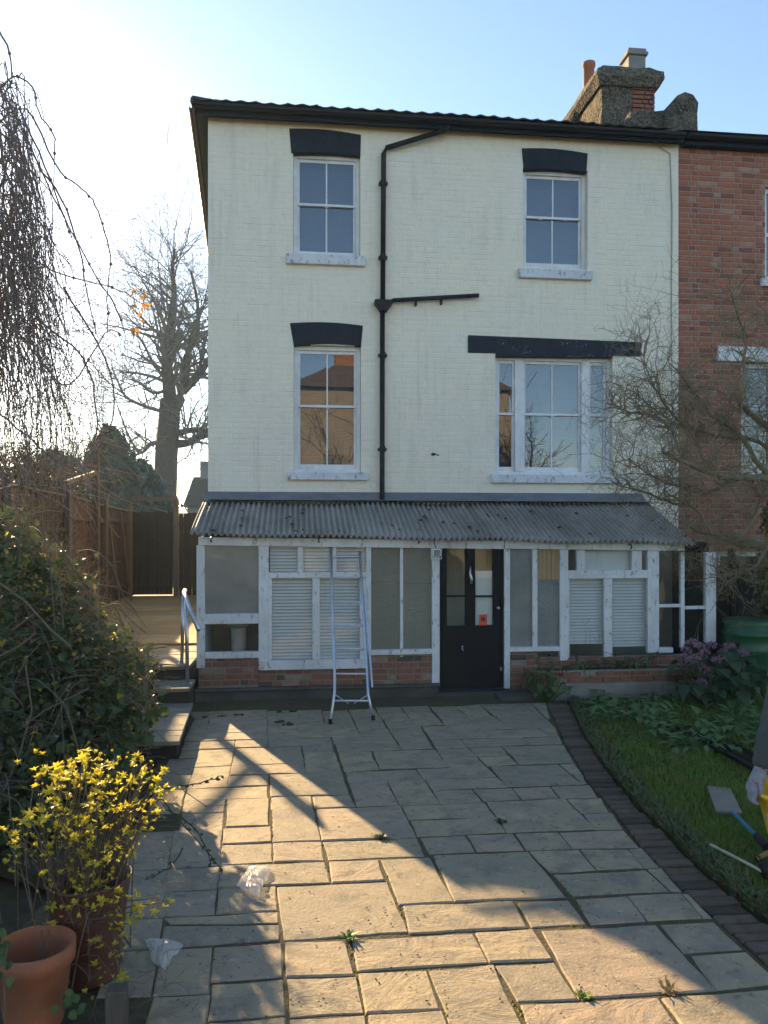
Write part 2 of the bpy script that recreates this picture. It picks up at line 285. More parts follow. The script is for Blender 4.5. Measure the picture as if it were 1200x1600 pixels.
M = dict(
 cream=paint_wall_mat(),
 slate=simple('dark blue grey paint', (0.013,0.021,0.036), (0.008,0.012,0.02), 0.6, 9, 0.5, 50, spec=0.2),
 black=simple('black plastic', (0.008,0.009,0.011), (0.013,0.013,0.015), 0.5, 6, 0.1, 40, spec=0.25),
 door=simple('black gloss door paint', (0.005,0.006,0.010), (0.008,0.009,0.013), 0.5, 4, 0.08, 30, spec=0.15),
 white=white_paint(), sillw=white_paint('flaking sill paint', 0.9, (0.68,0.70,0.73)), whitec=white_paint('clean white paint', 0.12, (0.78,0.79,0.8)),
 glass=glass_mat('window glass', refl=0.125, wob=0.05), thinglass=glass_mat('dusty lean-to glass', (0.90,0.93,0.92), 0.07, 0.03),
 oblong=obscure_glass('hammered glass', (0.22,0.23,0.19), 0.4, 55), obgrey=obscure_glass('grey reeded glass', (0.26,0.29,0.28), 0.3, 70),
 red=brick_mat('red brick', (0.38,0.125,0.072), (0.42,0.165,0.10), (0.26,0.095,0.07), (0.45,0.28,0.20), 0.3),
 redold=brick_mat('old sooty red brick', (0.30,0.10,0.065), (0.25,0.13,0.09), (0.10,0.075,0.065), (0.33,0.28,0.22), 0.5),
 edge=brick_mat('dark edging brick', (0.13,0.098,0.075), (0.10,0.08,0.062), (0.065,0.055,0.045), (0.15,0.12,0.09), 0.5),
 mortar=simple('mortar', (0.30,0.27,0.23), (0.22,0.20,0.17), 0.95, 12, 0.5), mortd=simple('dark mortar', (0.38,0.32,0.27), (0.27,0.23,0.19), 0.95, 12, 0.5),
 render=simple('grey stack render', (0.15,0.135,0.105), (0.05,0.046,0.038), 0.95, 5, 1.0, 16, bdist=0.06),
 conc=simple('stained concrete', (0.085,0.085,0.08), (0.045,0.045,0.042), 0.9, 3, 0.5, 30), concp=simple('pale concrete', (0.27,0.26,0.24), (0.18,0.175,0.16), 0.9, 4, 0.5, 30),
 tile=simple('roof tile', (0.075,0.06,0.05), (0.05,0.05,0.045), 0.85, 6, 0.6, 40, vary=0.25),
 lead=simple('lead flashing', (0.10,0.125,0.165), (0.17,0.19,0.22), 0.5, 3, 0.3, 12, stretch=(1,1,3)),
 stone=stone_mat(), joint=soil_mat('mossy joint sand', (0.065,0.056,0.04), (0.12,0.105,0.07), 0.6, (0.085,0.085,0.02)),
 soil=soil_mat('garden soil'), terrain=soil_mat('rough ground', moss=0.8),
 fence=wood_mat('brown fence wood', (0.075,0.041,0.03), (0.045,0.028,0.022)), fenced=wood_mat('dark fence wood', (0.03,0.023,0.021), (0.02,0.017,0.016)),
 fpale=wood_mat('grey post wood', (0.11,0.092,0.078), (0.065,0.056,0.048)), deck=wood_mat('weathered deck wood', (0.27,0.245,0.20), (0.19,0.175,0.145), axis='x', green=0.25),
 decky=wood_mat('damp mossy boards', (0.22,0.185,0.11), (0.15,0.13,0.075), axis='x', green=0.5), riser=wood_mat('dark riser wood', (0.04,0.035,0.03), (0.025,0.022,0.02), axis='x'),
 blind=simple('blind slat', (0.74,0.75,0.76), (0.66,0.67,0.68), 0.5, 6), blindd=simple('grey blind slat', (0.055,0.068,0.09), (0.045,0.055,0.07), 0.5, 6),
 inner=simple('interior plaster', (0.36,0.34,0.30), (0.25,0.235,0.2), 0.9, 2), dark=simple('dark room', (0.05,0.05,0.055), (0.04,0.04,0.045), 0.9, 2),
 alu=simple('aluminium', (0.62,0.66,0.72), (0.5,0.54,0.6), 0.32, 12, 0.05, metal=0.75), steel=simple('galvanised rail', (0.55,0.57,0.6), (0.4,0.42,0.45), 0.3, 12, 0.05, metal=0.9),
 terra=simple('terracotta', (0.40,0.14,0.065), (0.24,0.105,0.065), 0.85, 5, 0.5, 60), brownpot=simple('brown plastic pot', (0.13,0.05,0.035), (0.09,0.035,0.028), 0.4, 6, 0.1),
 butt=simple('green plastic', (0.018,0.10,0.038), (0.014,0.075,0.03), 0.4, 3, 0.15, 30), yellow=simple('yellow plastic', (0.85,0.55,0.02), (0.8,0.48,0.02), 0.35, 5, 0.05),
 bark=simple('bark', (0.085,0.068,0.052), (0.045,0.038,0.03), 0.95, 7, 0.9, 30, stretch=(1,1,0.4)), twig=simple('grey brown twig', (0.17,0.135,0.10), (0.10,0.08,0.06), 0.9, 14),
 hazel=simple('olive hazel bark', (0.26,0.22,0.135), (0.17,0.14,0.085), 0.85, 9), vine=simple('dry vine stem', (0.27,0.21,0.17), (0.15,0.115,0.095), 0.9, 14),
 ftwig=simple('far twig', (0.20,0.18,0.155), (0.14,0.125,0.11), 0.95, 3),
 bramble=leaf_mat('bramble leaf', (0.040,0.078,0.028), (0.10,0.125,0.04), 0.32), brown=leaf_mat('dry leaf', (0.22,0.15,0.08), (0.34,0.25,0.14), 0.3, 0.8),
 yleaf=leaf_mat('young yellow leaf', (0.62,0.55,0.05), (0.74,0.64,0.07), 0.5), ground=leaf_mat('ground cover leaf', (0.09,0.18,0.065), (0.125,0.23,0.07), 0.25),
 berg=leaf_mat('bergenia leaf', (0.025,0.055,0.026), (0.042,0.085,0.034), 0.1, 0.35), ivy=leaf_mat('ivy leaf', (0.05,0.10,0.03), (0.08,0.14,0.04), 0.2), pink=leaf_mat('pink petal', (0.34,0.17,0.29), (0.44,0.25,0.38), 0.2),
 grass=leaf_mat('grass blade', (0.12,0.22,0.026), (0.20,0.29,0.045), 0.3, patch=(0.24,0.24,0.07)), straw=leaf_mat('dead grass', (0.24,0.19,0.11), (0.17,0.13,0.075), 0.2, 0.8), lawn=soil_mat('lawn soil', (0.03,0.045,0.014), (0.045,0.065,0.018), 0.6, (0.04,0.08,0.015)),
 conifer=leaf_mat('dark conifer spray', (0.020,0.040,0.022), (0.035,0.06,0.03), 0.1), golden=leaf_mat('golden conifer spray', (0.12,0.13,0.025), (0.20,0.19,0.04), 0.25),
 orange=leaf_mat('orange dead leaf', (0.38,0.17,0.04), (0.45,0.26,0.07), 0.5),
 amber=simple('sunlit cream render', (0.22,0.21,0.18), (0.18,0.17,0.145), 0.9, 1.5), farroof=simple('far roof slate', (0.10,0.075,0.06), (0.07,0.055,0.05), 0.9, 3), farwall=simple('far wall', (0.28,0.26,0.25), (0.2,0.19,0.18), 0.9, 2),
 jacket=simple('grey green jacket', (0.060,0.072,0.068), (0.04,0.048,0.048), 0.85, 7, 0.5, 60), denim=simple('dark trousers', (0.035,0.04,0.055), (0.025,0.03,0.04), 0.9, 6, 0.4, 80), skin=simple('skin', (0.45,0.27,0.2), (0.4,0.23,0.17), 0.5, 10),
 glove=simple('pale grey glove', (0.30,0.30,0.34), (0.17,0.17,0.20), 0.85, 16, 0.4, 90), hair=simple('dark hair', (0.02,0.016,0.013), (0.03,0.024,0.02), 0.6, 30, 0.5), boot=simple('boot leather', (0.05,0.035,0.025), (0.03,0.022,0.018), 0.6, 8),
 blue=simple('blue metal tube', (0.03,0.20,0.34), (0.02,0.14,0.25), 0.4, 8), cane=simple('pale cane', (0.50,0.45,0.33), (0.4,0.36,0.26), 0.6, 10), handle=simple('orange wood handle', (0.45,0.25,0.10), (0.38,0.2,0.08), 0.6, 8),
 board=simple('grey board', (0.26,0.225,0.18), (0.19,0.165,0.14), 0.9, 6, 0.4), ply=simple('plywood', (0.40,0.28,0.15), (0.33,0.22,0.12), 0.8, 5, stretch=(1,1,0.3)),
 paper=simple('paper', (0.75,0.75,0.73), (0.7,0.7,0.68), 0.8, 3), orangep=simple('orange sticker', (0.70,0.10,0.03), (0.65,0.09,0.03), 0.6, 3), gline=simple('green washing line', (0.03,0.14,0.045), (0.025,0.11,0.04), 0.9, 10, spec=0.0), cable=simple('grey cable', (0.35,0.35,0.33), (0.28,0.28,0.26), 0.6, 9),
)
def corr_mat():
    m = N('weathered corrugated sheet')
    c = m.mix(m.ramp(m.noise(1.6, 5, 0.6, (1,0.4,1)), 0.38, 0.66), (0.35,0.335,0.30), (0.20,0.19,0.17))
    c = m.mix(m.ramp(m.noise(7, 6, 0.7), 0.5, 0.7, 0, 0.5), c, (0.36,0.34,0.29))
    c = m.mix(m.ramp(m.noise(3, 5, 0.6, (1,0.3,1)), 0.55, 0.72, 0, 0.6), c, (0.11,0.10,0.085))
    return m.pbr(c, 0.7, m.bump(m.noise(40, 4), 0.3, 0.005), spec=0.4)
def dash_mat():
    m = N('grey stack render'); v = m.n('ShaderNodeTexVoronoi'); m.set(v.inputs['Vector'], m.pos()); v.inputs['Scale'].default_value = 26
    c = m.mix(m.ramp(m.noise(4, 6, 0.7), 0.38, 0.62), (0.23,0.20,0.15), (0.06,0.054,0.045))
    c = m.mix(m.ramp(m.noise(30, 4, 0.7), 0.48, 0.6, 0, 0.8), c, (0.32,0.29,0.22)); c = m.mix(m.ramp(m.noise(18, 5, 0.7), 0.55, 0.65, 0, 0.8), c, (0.035,0.032,0.028))
    h = m.math('ADD', v.outputs['Distance'], m.math('MULTIPLY', m.noise(9, 6, 0.7), 2.5)); return m.pbr(c, 0.95, m.bump(h, 1.0, 0.05), spec=0.15)
M['render'] = dash_mat()
M['corr'] = corr_mat()
M['hazy'] = obscure_glass('hazy dirty glass', (0.40,0.40,0.37), 0.4, 3, 0.25)
M['flaky'] = white_paint('x', 0.1)
for nd_ in [0]:
    m = N('chipped lintel paint'); c = m.mix(m.ramp(m.noise(9, 5), 0.4, 0.7), (0.013,0.020,0.034), (0.02,0.028,0.042)); c = m.mix(m.math('MULTIPLY', m.ramp(m.noise(30, 6, 0.75), 0.60, 0.66), m.ramp(m.noise(2.2, 2), 0.52, 0.6)), c, (0.42,0.42,0.42)); M['flaky'] = m.pbr(c, 0.6, m.bump(m.noise(40, 5), 0.5, 0.005), spec=0.2)
M['drystem'] = simple('dry tan stem', (0.32,0.25,0.16), (0.2,0.15,0.10), 0.9, 14)
def plastic_film():
    m = N('thin clear plastic')
    d = m.n('ShaderNodeBsdfPrincipled'); m.set(d.inputs['Base Color'], (0.85,0.87,0.88)); d.inputs['Roughness'].default_value = 0.2
    tr = m.n('ShaderNodeBsdfTransparent'); tl = m.n('ShaderNodeBsdfTranslucent'); m.set(tl.inputs[0], (0.9,0.9,0.9))
    a = m.n('ShaderNodeMixShader'); a.inputs[0].default_value = 0.5; b = m.n('ShaderNodeMixShader'); b.inputs[0].default_value = 0.35
    m.t.links.new(d.outputs[0], a.inputs[1]); m.t.links.new(tl.outputs[0], a.inputs[2]); m.t.links.new(a.outputs[0], b.inputs[1]); m.t.links.new(tr.outputs[0], b.inputs[2]); m.t.links.new(b.outputs[0], m.out.inputs[0]); return m.m
M['film'] = plastic_film()

# ------------------------------------------------------------------ brickwork
def unit_brick(ch=0.03, chz=0.09):
    b = MB()   # unit block 0..1 in X and Z, front at y=-1, chamfered front edges
    b.add([(0,0,0),(1,0,0),(1,0,1),(0,0,1),(ch,-1,chz),(1-ch,-1,chz),(1-ch,-1,1-chz),(ch,-1,1-chz)],
          [(4,5,6,7),(0,1,5,4),(1,2,6,5),(2,3,7,6),(3,0,4,7)])
    return b
def lay_bricks(parent, x0, x1, z0, z1, y, holes, mat, proud=0.006, jt=0.010, n_parts=300, key=None, bond='flemish', course=0.075, jit=0.0015, name='brick', rnd=random.Random(3)):
    out = []; zi = 0; z = z0
    while z < z1-0.015:
        zt = min(z+course, z1)
        x = x0 - (0.12 if zi % 2 else 0.0) - (0.05 if zi % 3 == 0 else 0); k = zi % 2
        while x < x1:
            ln = 0.225 if (bond == 'stretcher' or k % 2 == 0) else 0.1125
            iv = [(max(x+jt/2, x0), min(x+ln-jt/2, x1))]
            for hx0, hx1, hz0, hz1 in holes:
                if zt > hz0+0.02 and z < hz1-0.02:
                    nv = []
                    for a, b in iv:
                        if b <= hx0 or a >= hx1: nv.append((a,b)); continue
                        if a < hx0: nv.append((a,hx0))
                        if b > hx1: nv.append((hx1,b))
                    iv = nv
            for a, b in iv:
                if b-a > 0.03: out.append((a, b, z+jt/2, zt-jt/2))
            x += ln; k += 1
        z += course; zi += 1
    if key: out.sort(key=key)
    me = unit_brick().mesh(name)
    for a, b, c, d in out[:n_parts]:
        m = Matrix.Translation((a, y+rnd.uniform(-jit,jit), c)) @ Matrix.Diagonal((b-a, proud, d-c, 1))
        obj(name, me, mat, parent, m=m)
    rest = out[n_parts:]
    if rest:
        s = MB(); u = unit_brick()
        for a, b, c, d in rest:
            dy = rnd.uniform(-jit, jit); t1, t2 = rnd.uniform(-1,1)*0.0012, rnd.uniform(-1,1)*0.0012
            s.add([(a+vx*(b-a)+(t1 if vy else 0), y+dy+vy*(proud+t1*0.7+t2*(vx-0.5)), c+vz*(d-c)) for vx,vy,vz in u.v], u.f)
        stuff(s.build('brickwork', mat, parent))
def wall_face(s, x0, x1, z0, z1, holes, yf, yb):      # a wall with real openings and reveals
    xs = sorted({x0,x1,*[h[0] for h in holes],*[h[1] for h in holes]}); zs = sorted({z0,z1,*[h[2] for h in holes],*[h[3] for h in holes]})
    xs = [x for x in xs if x0 <= x <= x1]; zs = [z for z in zs if z0 <= z <= z1]
    for a, b in zip(xs, xs[1:]):
        for c, d in zip(zs, zs[1:]):
            mx, mz = (a+b)/2, (c+d)/2
            if any(h[0] < mx < h[1] and h[2] < mz < h[3] for h in holes): continue
            s.add([(a,yf,c),(b,yf,c),(b,yf,d),(a,yf,d)], [(0,1,2,3)])
            s.add([(a,yb,c),(b,yb,c),(b,yb,d),(a,yb,d)], [(3,2,1,0)])
    for h in holes:
        a, b, c, d = h
        s.add([(a,yf,c),(a,yb,c),(a,yb,d),(a,yf,d)], [(0,1,2,3)]); s.add([(b,yf,c),(b,yb,c),(b,yb,d),(b,yf,d)], [(3,2,1,0)])
        s.add([(a,yf,c),(b,yf,c),(b,yb,c),(a,yb,c)], [(0,1,2,3)]); s.add([(a,yf,d),(b,yf,d),(b,yb,d),(a,yb,d)], [(3,2,1,0)])
def rect(px0, px1, py0, py1, y=0.0):                   # photo rectangle -> x0, x1, z0, z1 on a plane facing the camera
    xm = (px0+px1)/2; ym = (py0+py1)/2
    return Q(px0, ym, y)[0], Q(px1, ym, y)[0], Q(xm, py1, y)[1], Q(xm, py0, y)[1]

# ------------------------------------------------------------------ ground and terrain
g = MB(); g.add([(-400,-400,-0.09),(400,-400,-0.09),(400,600,-0.09),(-400,600,-0.09)], [(0,1,2,3)])
ground = struct(g.build('ground', M['terrain']))

# ------------------------------------------------------------------ the cream house
XL, XR = Q(325, 500)[0], Q(1060, 500)[0]
ZE = Q(640, 200)[1]                                    # eaves
house = thing('cream_house', 'three storey cream painted brick house with dark lintels behind the lean-to', 'house', ((XL+XR)/2, 4, 0))
W1 = rect(458, 563, 238, 402); W2 = rect(817, 918, 264, 420); W3 = rect(459, 564, 539, 738); W4 = rect(774, 957, 556, 742)
zw = 0.0
holes = [W1, W2, W3, W4]
inner_door = (Q(690,900)[0]+0.1, Q(690,900)[0]+0.95, 0.05, 1.95)
s = MB(); wall_face(s, XL, XR, -0.1, ZE, holes, 0.0, 0.28)
SLANT = math.tan(R(3.6))                               # the side wall runs back a little to the left
s.add([(XL,0,-0.1),(XL-8*SLANT,8,-0.1),(XL-8*SLANT,8,ZE),(XL,0,ZE)], [(0,3,2,1)])
s.add([(XL-8*SLANT,8,-0.1),(XR,8,-0.1),(XR,8,ZE),(XL-8*SLANT,8,ZE)], [(0,1,2,3)])
s.add([(XR,0.02,-0.1),(XR,8,-0.1),(XR,8,ZE),(XR,0.02,ZE)], [(0,1,2,3)])
house_wall = s.build('wall', M['cream'], house)
lint_holes = []
def arch_lintel(p):                                    # p: bottom-left, bottom-right, top-right, top-left in pixels
    pts = [Q(*q) for q in p]; (ax,az),(bx,bz),(cx,cz),(dx,dz) = pts; n = 8; poly = []
    for i in range(n+1):
        f = i/n; poly.append((ax+(bx-ax)*f, az+(bz-az)*f+0.025*math.sin(math.pi*f)))
    for i in range(n+1):
        f = 1-i/n; poly.append((dx+(cx-dx)*f, dz+(cz-dz)*f+0.03*math.sin(math.pi*f)))
    lint_holes.append((min(ax,dx), max(bx,cx), min(az,bz)+0.03, max(cz,dz)))
    MB().slab(poly, -0.012, 0.13).build('lintel', M['slate'], house, bevel=0.006)
arch_lintel([(455,240),(563,244),(564,211),(452,201)])
arch_lintel([(818,265),(916,270),(918,240),(815,232)])
arch_lintel([(459,540),(564,541),(567,509),(453,505)])
pts = [Q(*q) for q in [(731,551),(774,552),(775,557),(957,559),(958,556),(1001,557),(1001,535),(731,524)]]
MB().slab(pts, -0.02, 0.14).build('lintel', M['flaky'], house, bevel=0.004)
lint_holes.append((pts[0][0], pts[5][0], pts[0][1], pts[7][1]-0.02))
big = []
lay_bricks(house_wall, XL, XR, 2.55, ZE-0.02, 0.0, holes+lint_holes, M['cream'], proud=0.0025, jt=0.008, key=lambda q: q[2]+0.02*q[0], jit=0.0016)

def sash_window(parent, o, cols, split_px=None, blind=None, mull=None, name='window'):
    """o: opening; cols: list of (x0,x1,n_panes) lights; split: height of the meeting rail."""
    x0, x1, z0, z1 = o; yf = 0.085
    win = MB().ring(x0+0.002, x1-0.002, z0+0.002, z1-0.002, 0.055, yf, yf+0.11, 0.05, 0.06).build('window', M['whitec'], parent, bevel=0.004)
    zs = split_px
    for i, (a, b, n) in enumerate(cols):
        for up in (1, 0):
            ya = yf+0.03 if up else yf+0.055
            c, d = (zs-0.018, z1-0.062) if up else (z0+0.052, zs+0.018)
            MB().ring(a, b, c, d, 0.034, ya, ya+0.03, 0.036 if up else 0.07, 0.045 if up else 0.034).build('sash', M['whitec'], win, bevel=0.003)
            ia, ib, ic, id_ = a+0.034, b-0.034, c+(0.036 if up else 0.07), d-(0.045 if up else 0.034)
            for k in range(1, n):
                xm = ia+(ib-ia)*k/n
                MB().box(xm-0.010, xm+0.010, ya+0.002, ya+0.028, ic, id_).build('glazing_bar', M['whitec'], win)
            for k in range(n):
                p0 = ia+(ib-ia)*k/n+(0.010 if k else 0); p1 = ia+(ib-ia)*(k+1)/n-(0.010 if k < n-1 else 0)
                tw = random.uniform(-0.0012, 0.0012)
                p = MB(); p.add([(p0,ya+0.014+tw,ic),(p1,ya+0.014-tw,ic),(p1,ya+0.014-tw,id_),(p0,ya+0.014+tw,id_)], [(0,1,2,3)]); p.build('pane', M['glass'], win)
            if not up:
                for fx in ((0.5,) if n == 2 and b-a < 0.9 and o is not W2 else (0.28, 0.72)):
                    if n > 1:
                        cx = a+(b-a)*fx
                        MB().tube([(cx+0.035*math.cos(q), ya-0.012, d-0.02-0.028*math.sin(q)) for q in np.linspace(0, math.pi, 7)], 0.006, 5).build('sash_lift', M['whitec'], win)
    for a, b in (mull or []):
        MB().box(a, b, yf-0.012, yf+0.10, z0+0.05, z1-0.06).build('mullion', M['whitec'], win, bevel=0.004)
    return win
def sill(parent, px0, px1, pyt, pyb):
    a, b, c, d = rect(px0, px1, pyt, pyb, -0.06)
    MB().box(a, b, -0.065, 0.09, c, d-0.006).build('sill', M['sillw'], parent, bevel=0.006)
def blind(o, z_low, label, mat, gap=0.027, tilt=0.35, y=0.26):
    x0, x1, z0, z1 = o
    t = thing('venetian_blind', label, 'blind', ((x0+x1)/2, y, z1-0.06))
    MB().box(x0+0.03, x1-0.03, y-0.02, y+0.02, z1-0.07, z1-0.03).build('head_rail', mat, t)
    b = MB(); z = z1-0.09; c, sn = math.cos(tilt)*0.0145, math.sin(tilt)*0.0145
    while z > z_low:
        b.add([(x0+0.03,y-sn,z-c),(x1-0.03,y-sn,z-c),(x1-0.03,y+sn,z+c),(x0+0.03,y+sn,z+c)], [(0,1,2,3)]); z -= gap
    stuff(b.build('slats', mat, t)); return t
def cols_of(o): return [(o[0]+0.057, o[1]-0.057, 2)]
zmid = lambda px, py: Q(px, py, 0.12)[1]
w = sash_window(house, W1, cols_of(W1), zmid(510,321)); sill(w, 447, 571, 397, 413)
w = sash_window(house, W2, cols_of(W2), zmid(863,341)); sill(w, 811, 926, 420, 435)
w = sash_window(house, W3, cols_of(W3), zmid(510,635)); sill(w, 449, 576, 737, 750)
a0, a1 = Q(804,650,0.1)[0], Q(818,650,0.1)[0]; b0, b1 = Q(907.5,650,0.1)[0], Q(920,650,0.1)[0]
w = sash_window(house, W4, [(W4[0]+0.057, a0+0.001, 1), (a1-0.001, b0+0.001, 2), (b1-0.001, W4[1]-0.057, 1)], zmid(863,648), mull=[(a0,a1),(b0,b1)]); sill(w, 768, 976, 741, 755)
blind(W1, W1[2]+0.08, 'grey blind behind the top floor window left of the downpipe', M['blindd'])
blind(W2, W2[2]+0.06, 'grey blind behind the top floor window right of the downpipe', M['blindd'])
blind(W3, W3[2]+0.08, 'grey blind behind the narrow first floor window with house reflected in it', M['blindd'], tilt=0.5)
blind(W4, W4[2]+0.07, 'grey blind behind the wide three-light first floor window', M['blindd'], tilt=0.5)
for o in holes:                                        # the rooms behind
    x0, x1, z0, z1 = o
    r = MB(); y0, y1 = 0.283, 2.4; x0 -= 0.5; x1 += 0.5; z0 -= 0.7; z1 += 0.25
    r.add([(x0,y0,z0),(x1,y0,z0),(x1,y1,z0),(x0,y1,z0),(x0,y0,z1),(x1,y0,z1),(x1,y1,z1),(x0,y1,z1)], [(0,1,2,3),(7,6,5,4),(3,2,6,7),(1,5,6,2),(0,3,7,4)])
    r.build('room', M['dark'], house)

# eaves, gutter, roof
OV = 0.12; fz0, fz1 = ZE-0.03, ZE+0.17
f = MB(); f.box(XL-OV, XR, -0.14, 0.05, ZE-0.012, ZE+0.015); f.build('soffit', M['slate'], house)
MB().box(XL-OV, XR, -0.16, -0.141, ZE-0.06, ZE+0.05).build('fascia', M['slate'], house)
yl = lambda y, ov: XL-ov-max(y,0)*SLANT
s = MB(); s.add([(yl(0,OV),-0.14,ZE-0.012),(yl(8,OV),8,ZE-0.012),(yl(8,-0.02),8,ZE-0.012),(XL+0.02,-0.14,ZE-0.012),
                 (yl(0,OV),-0.14,ZE+0.012),(yl(8,OV),8,ZE+0.012),(yl(8,-0.02),8,ZE+0.012),(XL+0.02,-0.14,ZE+0.012)], [(0,1,2,3),(7,6,5,4),(0,4,5,1),(3,2,6,7),(0,3,7,4)])
s.v = [(x,y,z-0.02) for x,y,z in s.v]; s.build('soffit', M['slate'], house)
MB().beam((XL-OV-0.01,-0.15,ZE), (yl(8,OV)-0.01,8,ZE), 0.02, 0.11).build('fascia', M['slate'], house)
def half_gutter(a, b, r=0.058, n=7, mat=None, parent=None, up=Vector((0,0,1))):
    a, b = Vector(a), Vector(b); d = (b-a).normalized(); sd = d.cross(up).normalized(); u = sd.cross(d); g = MB()
    prof = [(math.cos(q)*r, math.sin(q)*r) for q in np.linspace(math.pi, 2*math.pi, n)]+[(math.cos(q)*(r-0.006), math.sin(q)*(r-0.006)) for q in np.linspace(2*math.pi, math.pi, n)]
    m = len(prof)
    g.add([a+sd*x+u*z for x,z in prof]+[b+sd*x+u*z for x,z in prof], [(k,(k+1)%m,m+(k+1)%m,m+k) for k in range(m)]+[tuple(range(m-1,-1,-1)), tuple(range(m,2*m))])
    return g.build('gutter', mat or M['black'], parent)
half_gutter((XL-OV-0.07,-0.225,ZE+0.05), (XR-0.02,-0.225,ZE+0.03), 0.062, parent=house)
half_gutter((XL-OV-0.07,-0.2,ZE+0.05), (yl(8,OV)-0.07,8,ZE+0.05), 0.062, parent=house)
PIT = math.tan(R(24)); RD = 4.1; zr = ZE+0.055
roof = MB(); hx = XL-OV+RD*0.9
roof.add([(XL-OV-0.03,-0.2,zr),(XR,-0.2,zr),(XR,RD,zr+(RD+0.2)*PIT),(hx,RD,zr+(RD+0.2)*PIT),(yl(8.2,OV),8.2,zr),(XR,8.2,zr)],
         [(0,1,2,3),(0,3,4),(3,2,5,4),(0,4,5,1)])
roof_o = roof.build('roof', M['tile'], house)
# pantiles along the eave; the tiles further up stay hidden from the garden
def pantile(w_=0.215, l_=0.42, n=7):
    b = MB(); t = 0.018
    for yy in (0, 1):
        for th in (t, 0):
            for i in range(n):
                x = w_*i/(n-1)*1.03; h = 0.011*math.cos(2*math.pi*i/(n-1)*1.0)
                b.v.append((x, yy*l_, h+th+yy*l_*PIT))
    N_ = n
    for i in range(n-1):
        b.f += [(i,i+1,2*N_+i+1,2*N_+i),(N_+i,3*N_+i,3*N_+i+1,N_+i+1),(i,N_+i,N_+i+1,i+1)]
    return b.mesh('tile', True)
tm = pantile(); x = XL-OV-0.04
rr = random.Random(5)
while x < XR-0.2:
    obj('tile', tm, M['tile'], roof_o, m=Matrix.Translation((x, -0.285+rr.uniform(-.008,.008), zr+0.012+rr.uniform(-.005,.006))) @ Euler((0,0,rr.uniform(-.02,.02))).to_matrix().to_4x4()); x += 0.207
x = XL-OV-0.04
while x < XR-0.2:
    obj('tile', tm, M['tile'], roof_o, m=Matrix.Translation((x, 0.07+rr.uniform(-.008,.008), zr+0.02+0.355*PIT+rr.uniform(-.005,.006)))); x += 0.207
for i in range(14):                                    # hip tiles at the left corner
    f = i/14; p = Vector((XL-OV-0.05,-0.22,zr+0.03)).lerp(Vector((hx,RD,zr+(RD+0.2)*PIT+0.03)), f)
    q = Vector((XL-OV-0.05,-0.22,zr+0.03)).lerp(Vector((hx,RD,zr+(RD+0.2)*PIT+0.03)), (i+1.1)/14)
    MB().tube([p,q], [0.065,0.055], 8).build('hip_tile', M['tile'], roof_o, smooth=True)
# rainwater pipes
pt = lambda px, py, y=-0.07: (Q(px,py,y)[0], y, Q(px,py,y)[1])
dp = MB().tube([pt(701,196,-0.2), pt(697,203,-0.14), pt(604,231), pt(599.5,240), pt(598,470)], 0.036, 10).build('downpipe', M['black'], house, smooth=True)
MB().tube([pt(597.5,484), pt(597,770), pt(597,782,-0.10)], 0.036, 10).build('downpipe', M['black'], house, smooth=True)
hx0, hx1, hz0, hz1 = rect(585, 613, 470, 486, -0.07)
hp = MB(); cxm = (hx0+hx1)/2
hp.slab([(hx0,hz1),(hx0,hz1-0.05),(hx0+0.03,hz1-0.08),(cxm-0.05,hz0-0.01),(cxm+0.05,hz0-0.01),(hx1-0.03,hz1-0.08),(hx1,hz1-0.05),(hx1,hz1)], -0.155, -0.005); hp.build('hopper_head', M['black'], house, bevel=0.008)
MB().tube([pt(604,474), pt(616,469), pt(748,461.5)], 0.030, 10).build('waste_pipe', M['black'], house, smooth=True)
for px, py in [(599,286),(598.5,402),(598,555),(597.5,702)]:
    x, z = Q(px, py, -0.07); MB().box(x-0.062, x+0.062, -0.085, 0.0, z-0.018, z+0.018).build('pipe_clip', M['black'], house, bevel=0.005)
    MB().tube([(x,-0.07,z-0.045),(x,-0.07,z+0.045)], 0.042, 10).build('pipe_collar', M['black'], house)
for px, py in [(650,468.5),(690,466)]:
    x, z = Q(px, py+3, -0.07); MB().box(x-0.012, x+0.012, -0.08, 0.0, z-0.05, z+0.03).build('pipe_clip', M['black'], house)
MB().tube([pt(975,206,-0.1), pt(1002,207,-0.2), pt(1016,212,-0.12), pt(1033,231,-0.03), pt(1047,240,-0.012), pt(1050,330,-0.012), pt(1049,480,-0.012), pt(1051,770,-0.012)], 0.007, 6).build('cable', M['cable'], house)
v = MB()
for px, py, r in [(677,710,0.045),(684,711,0.02)]:
    x, z = Q(px, py); v.slab([(x+r*math.cos(q)*random.uniform(.6,1.1), z+r*0.7*math.sin(q)*random.uniform(.6,1.1)) for q in np.linspace(0, 2*math.pi, 9)[:-1]], -0.006, 0.02)
    v.build('hole_scar', M['dark'], house); v = MB()

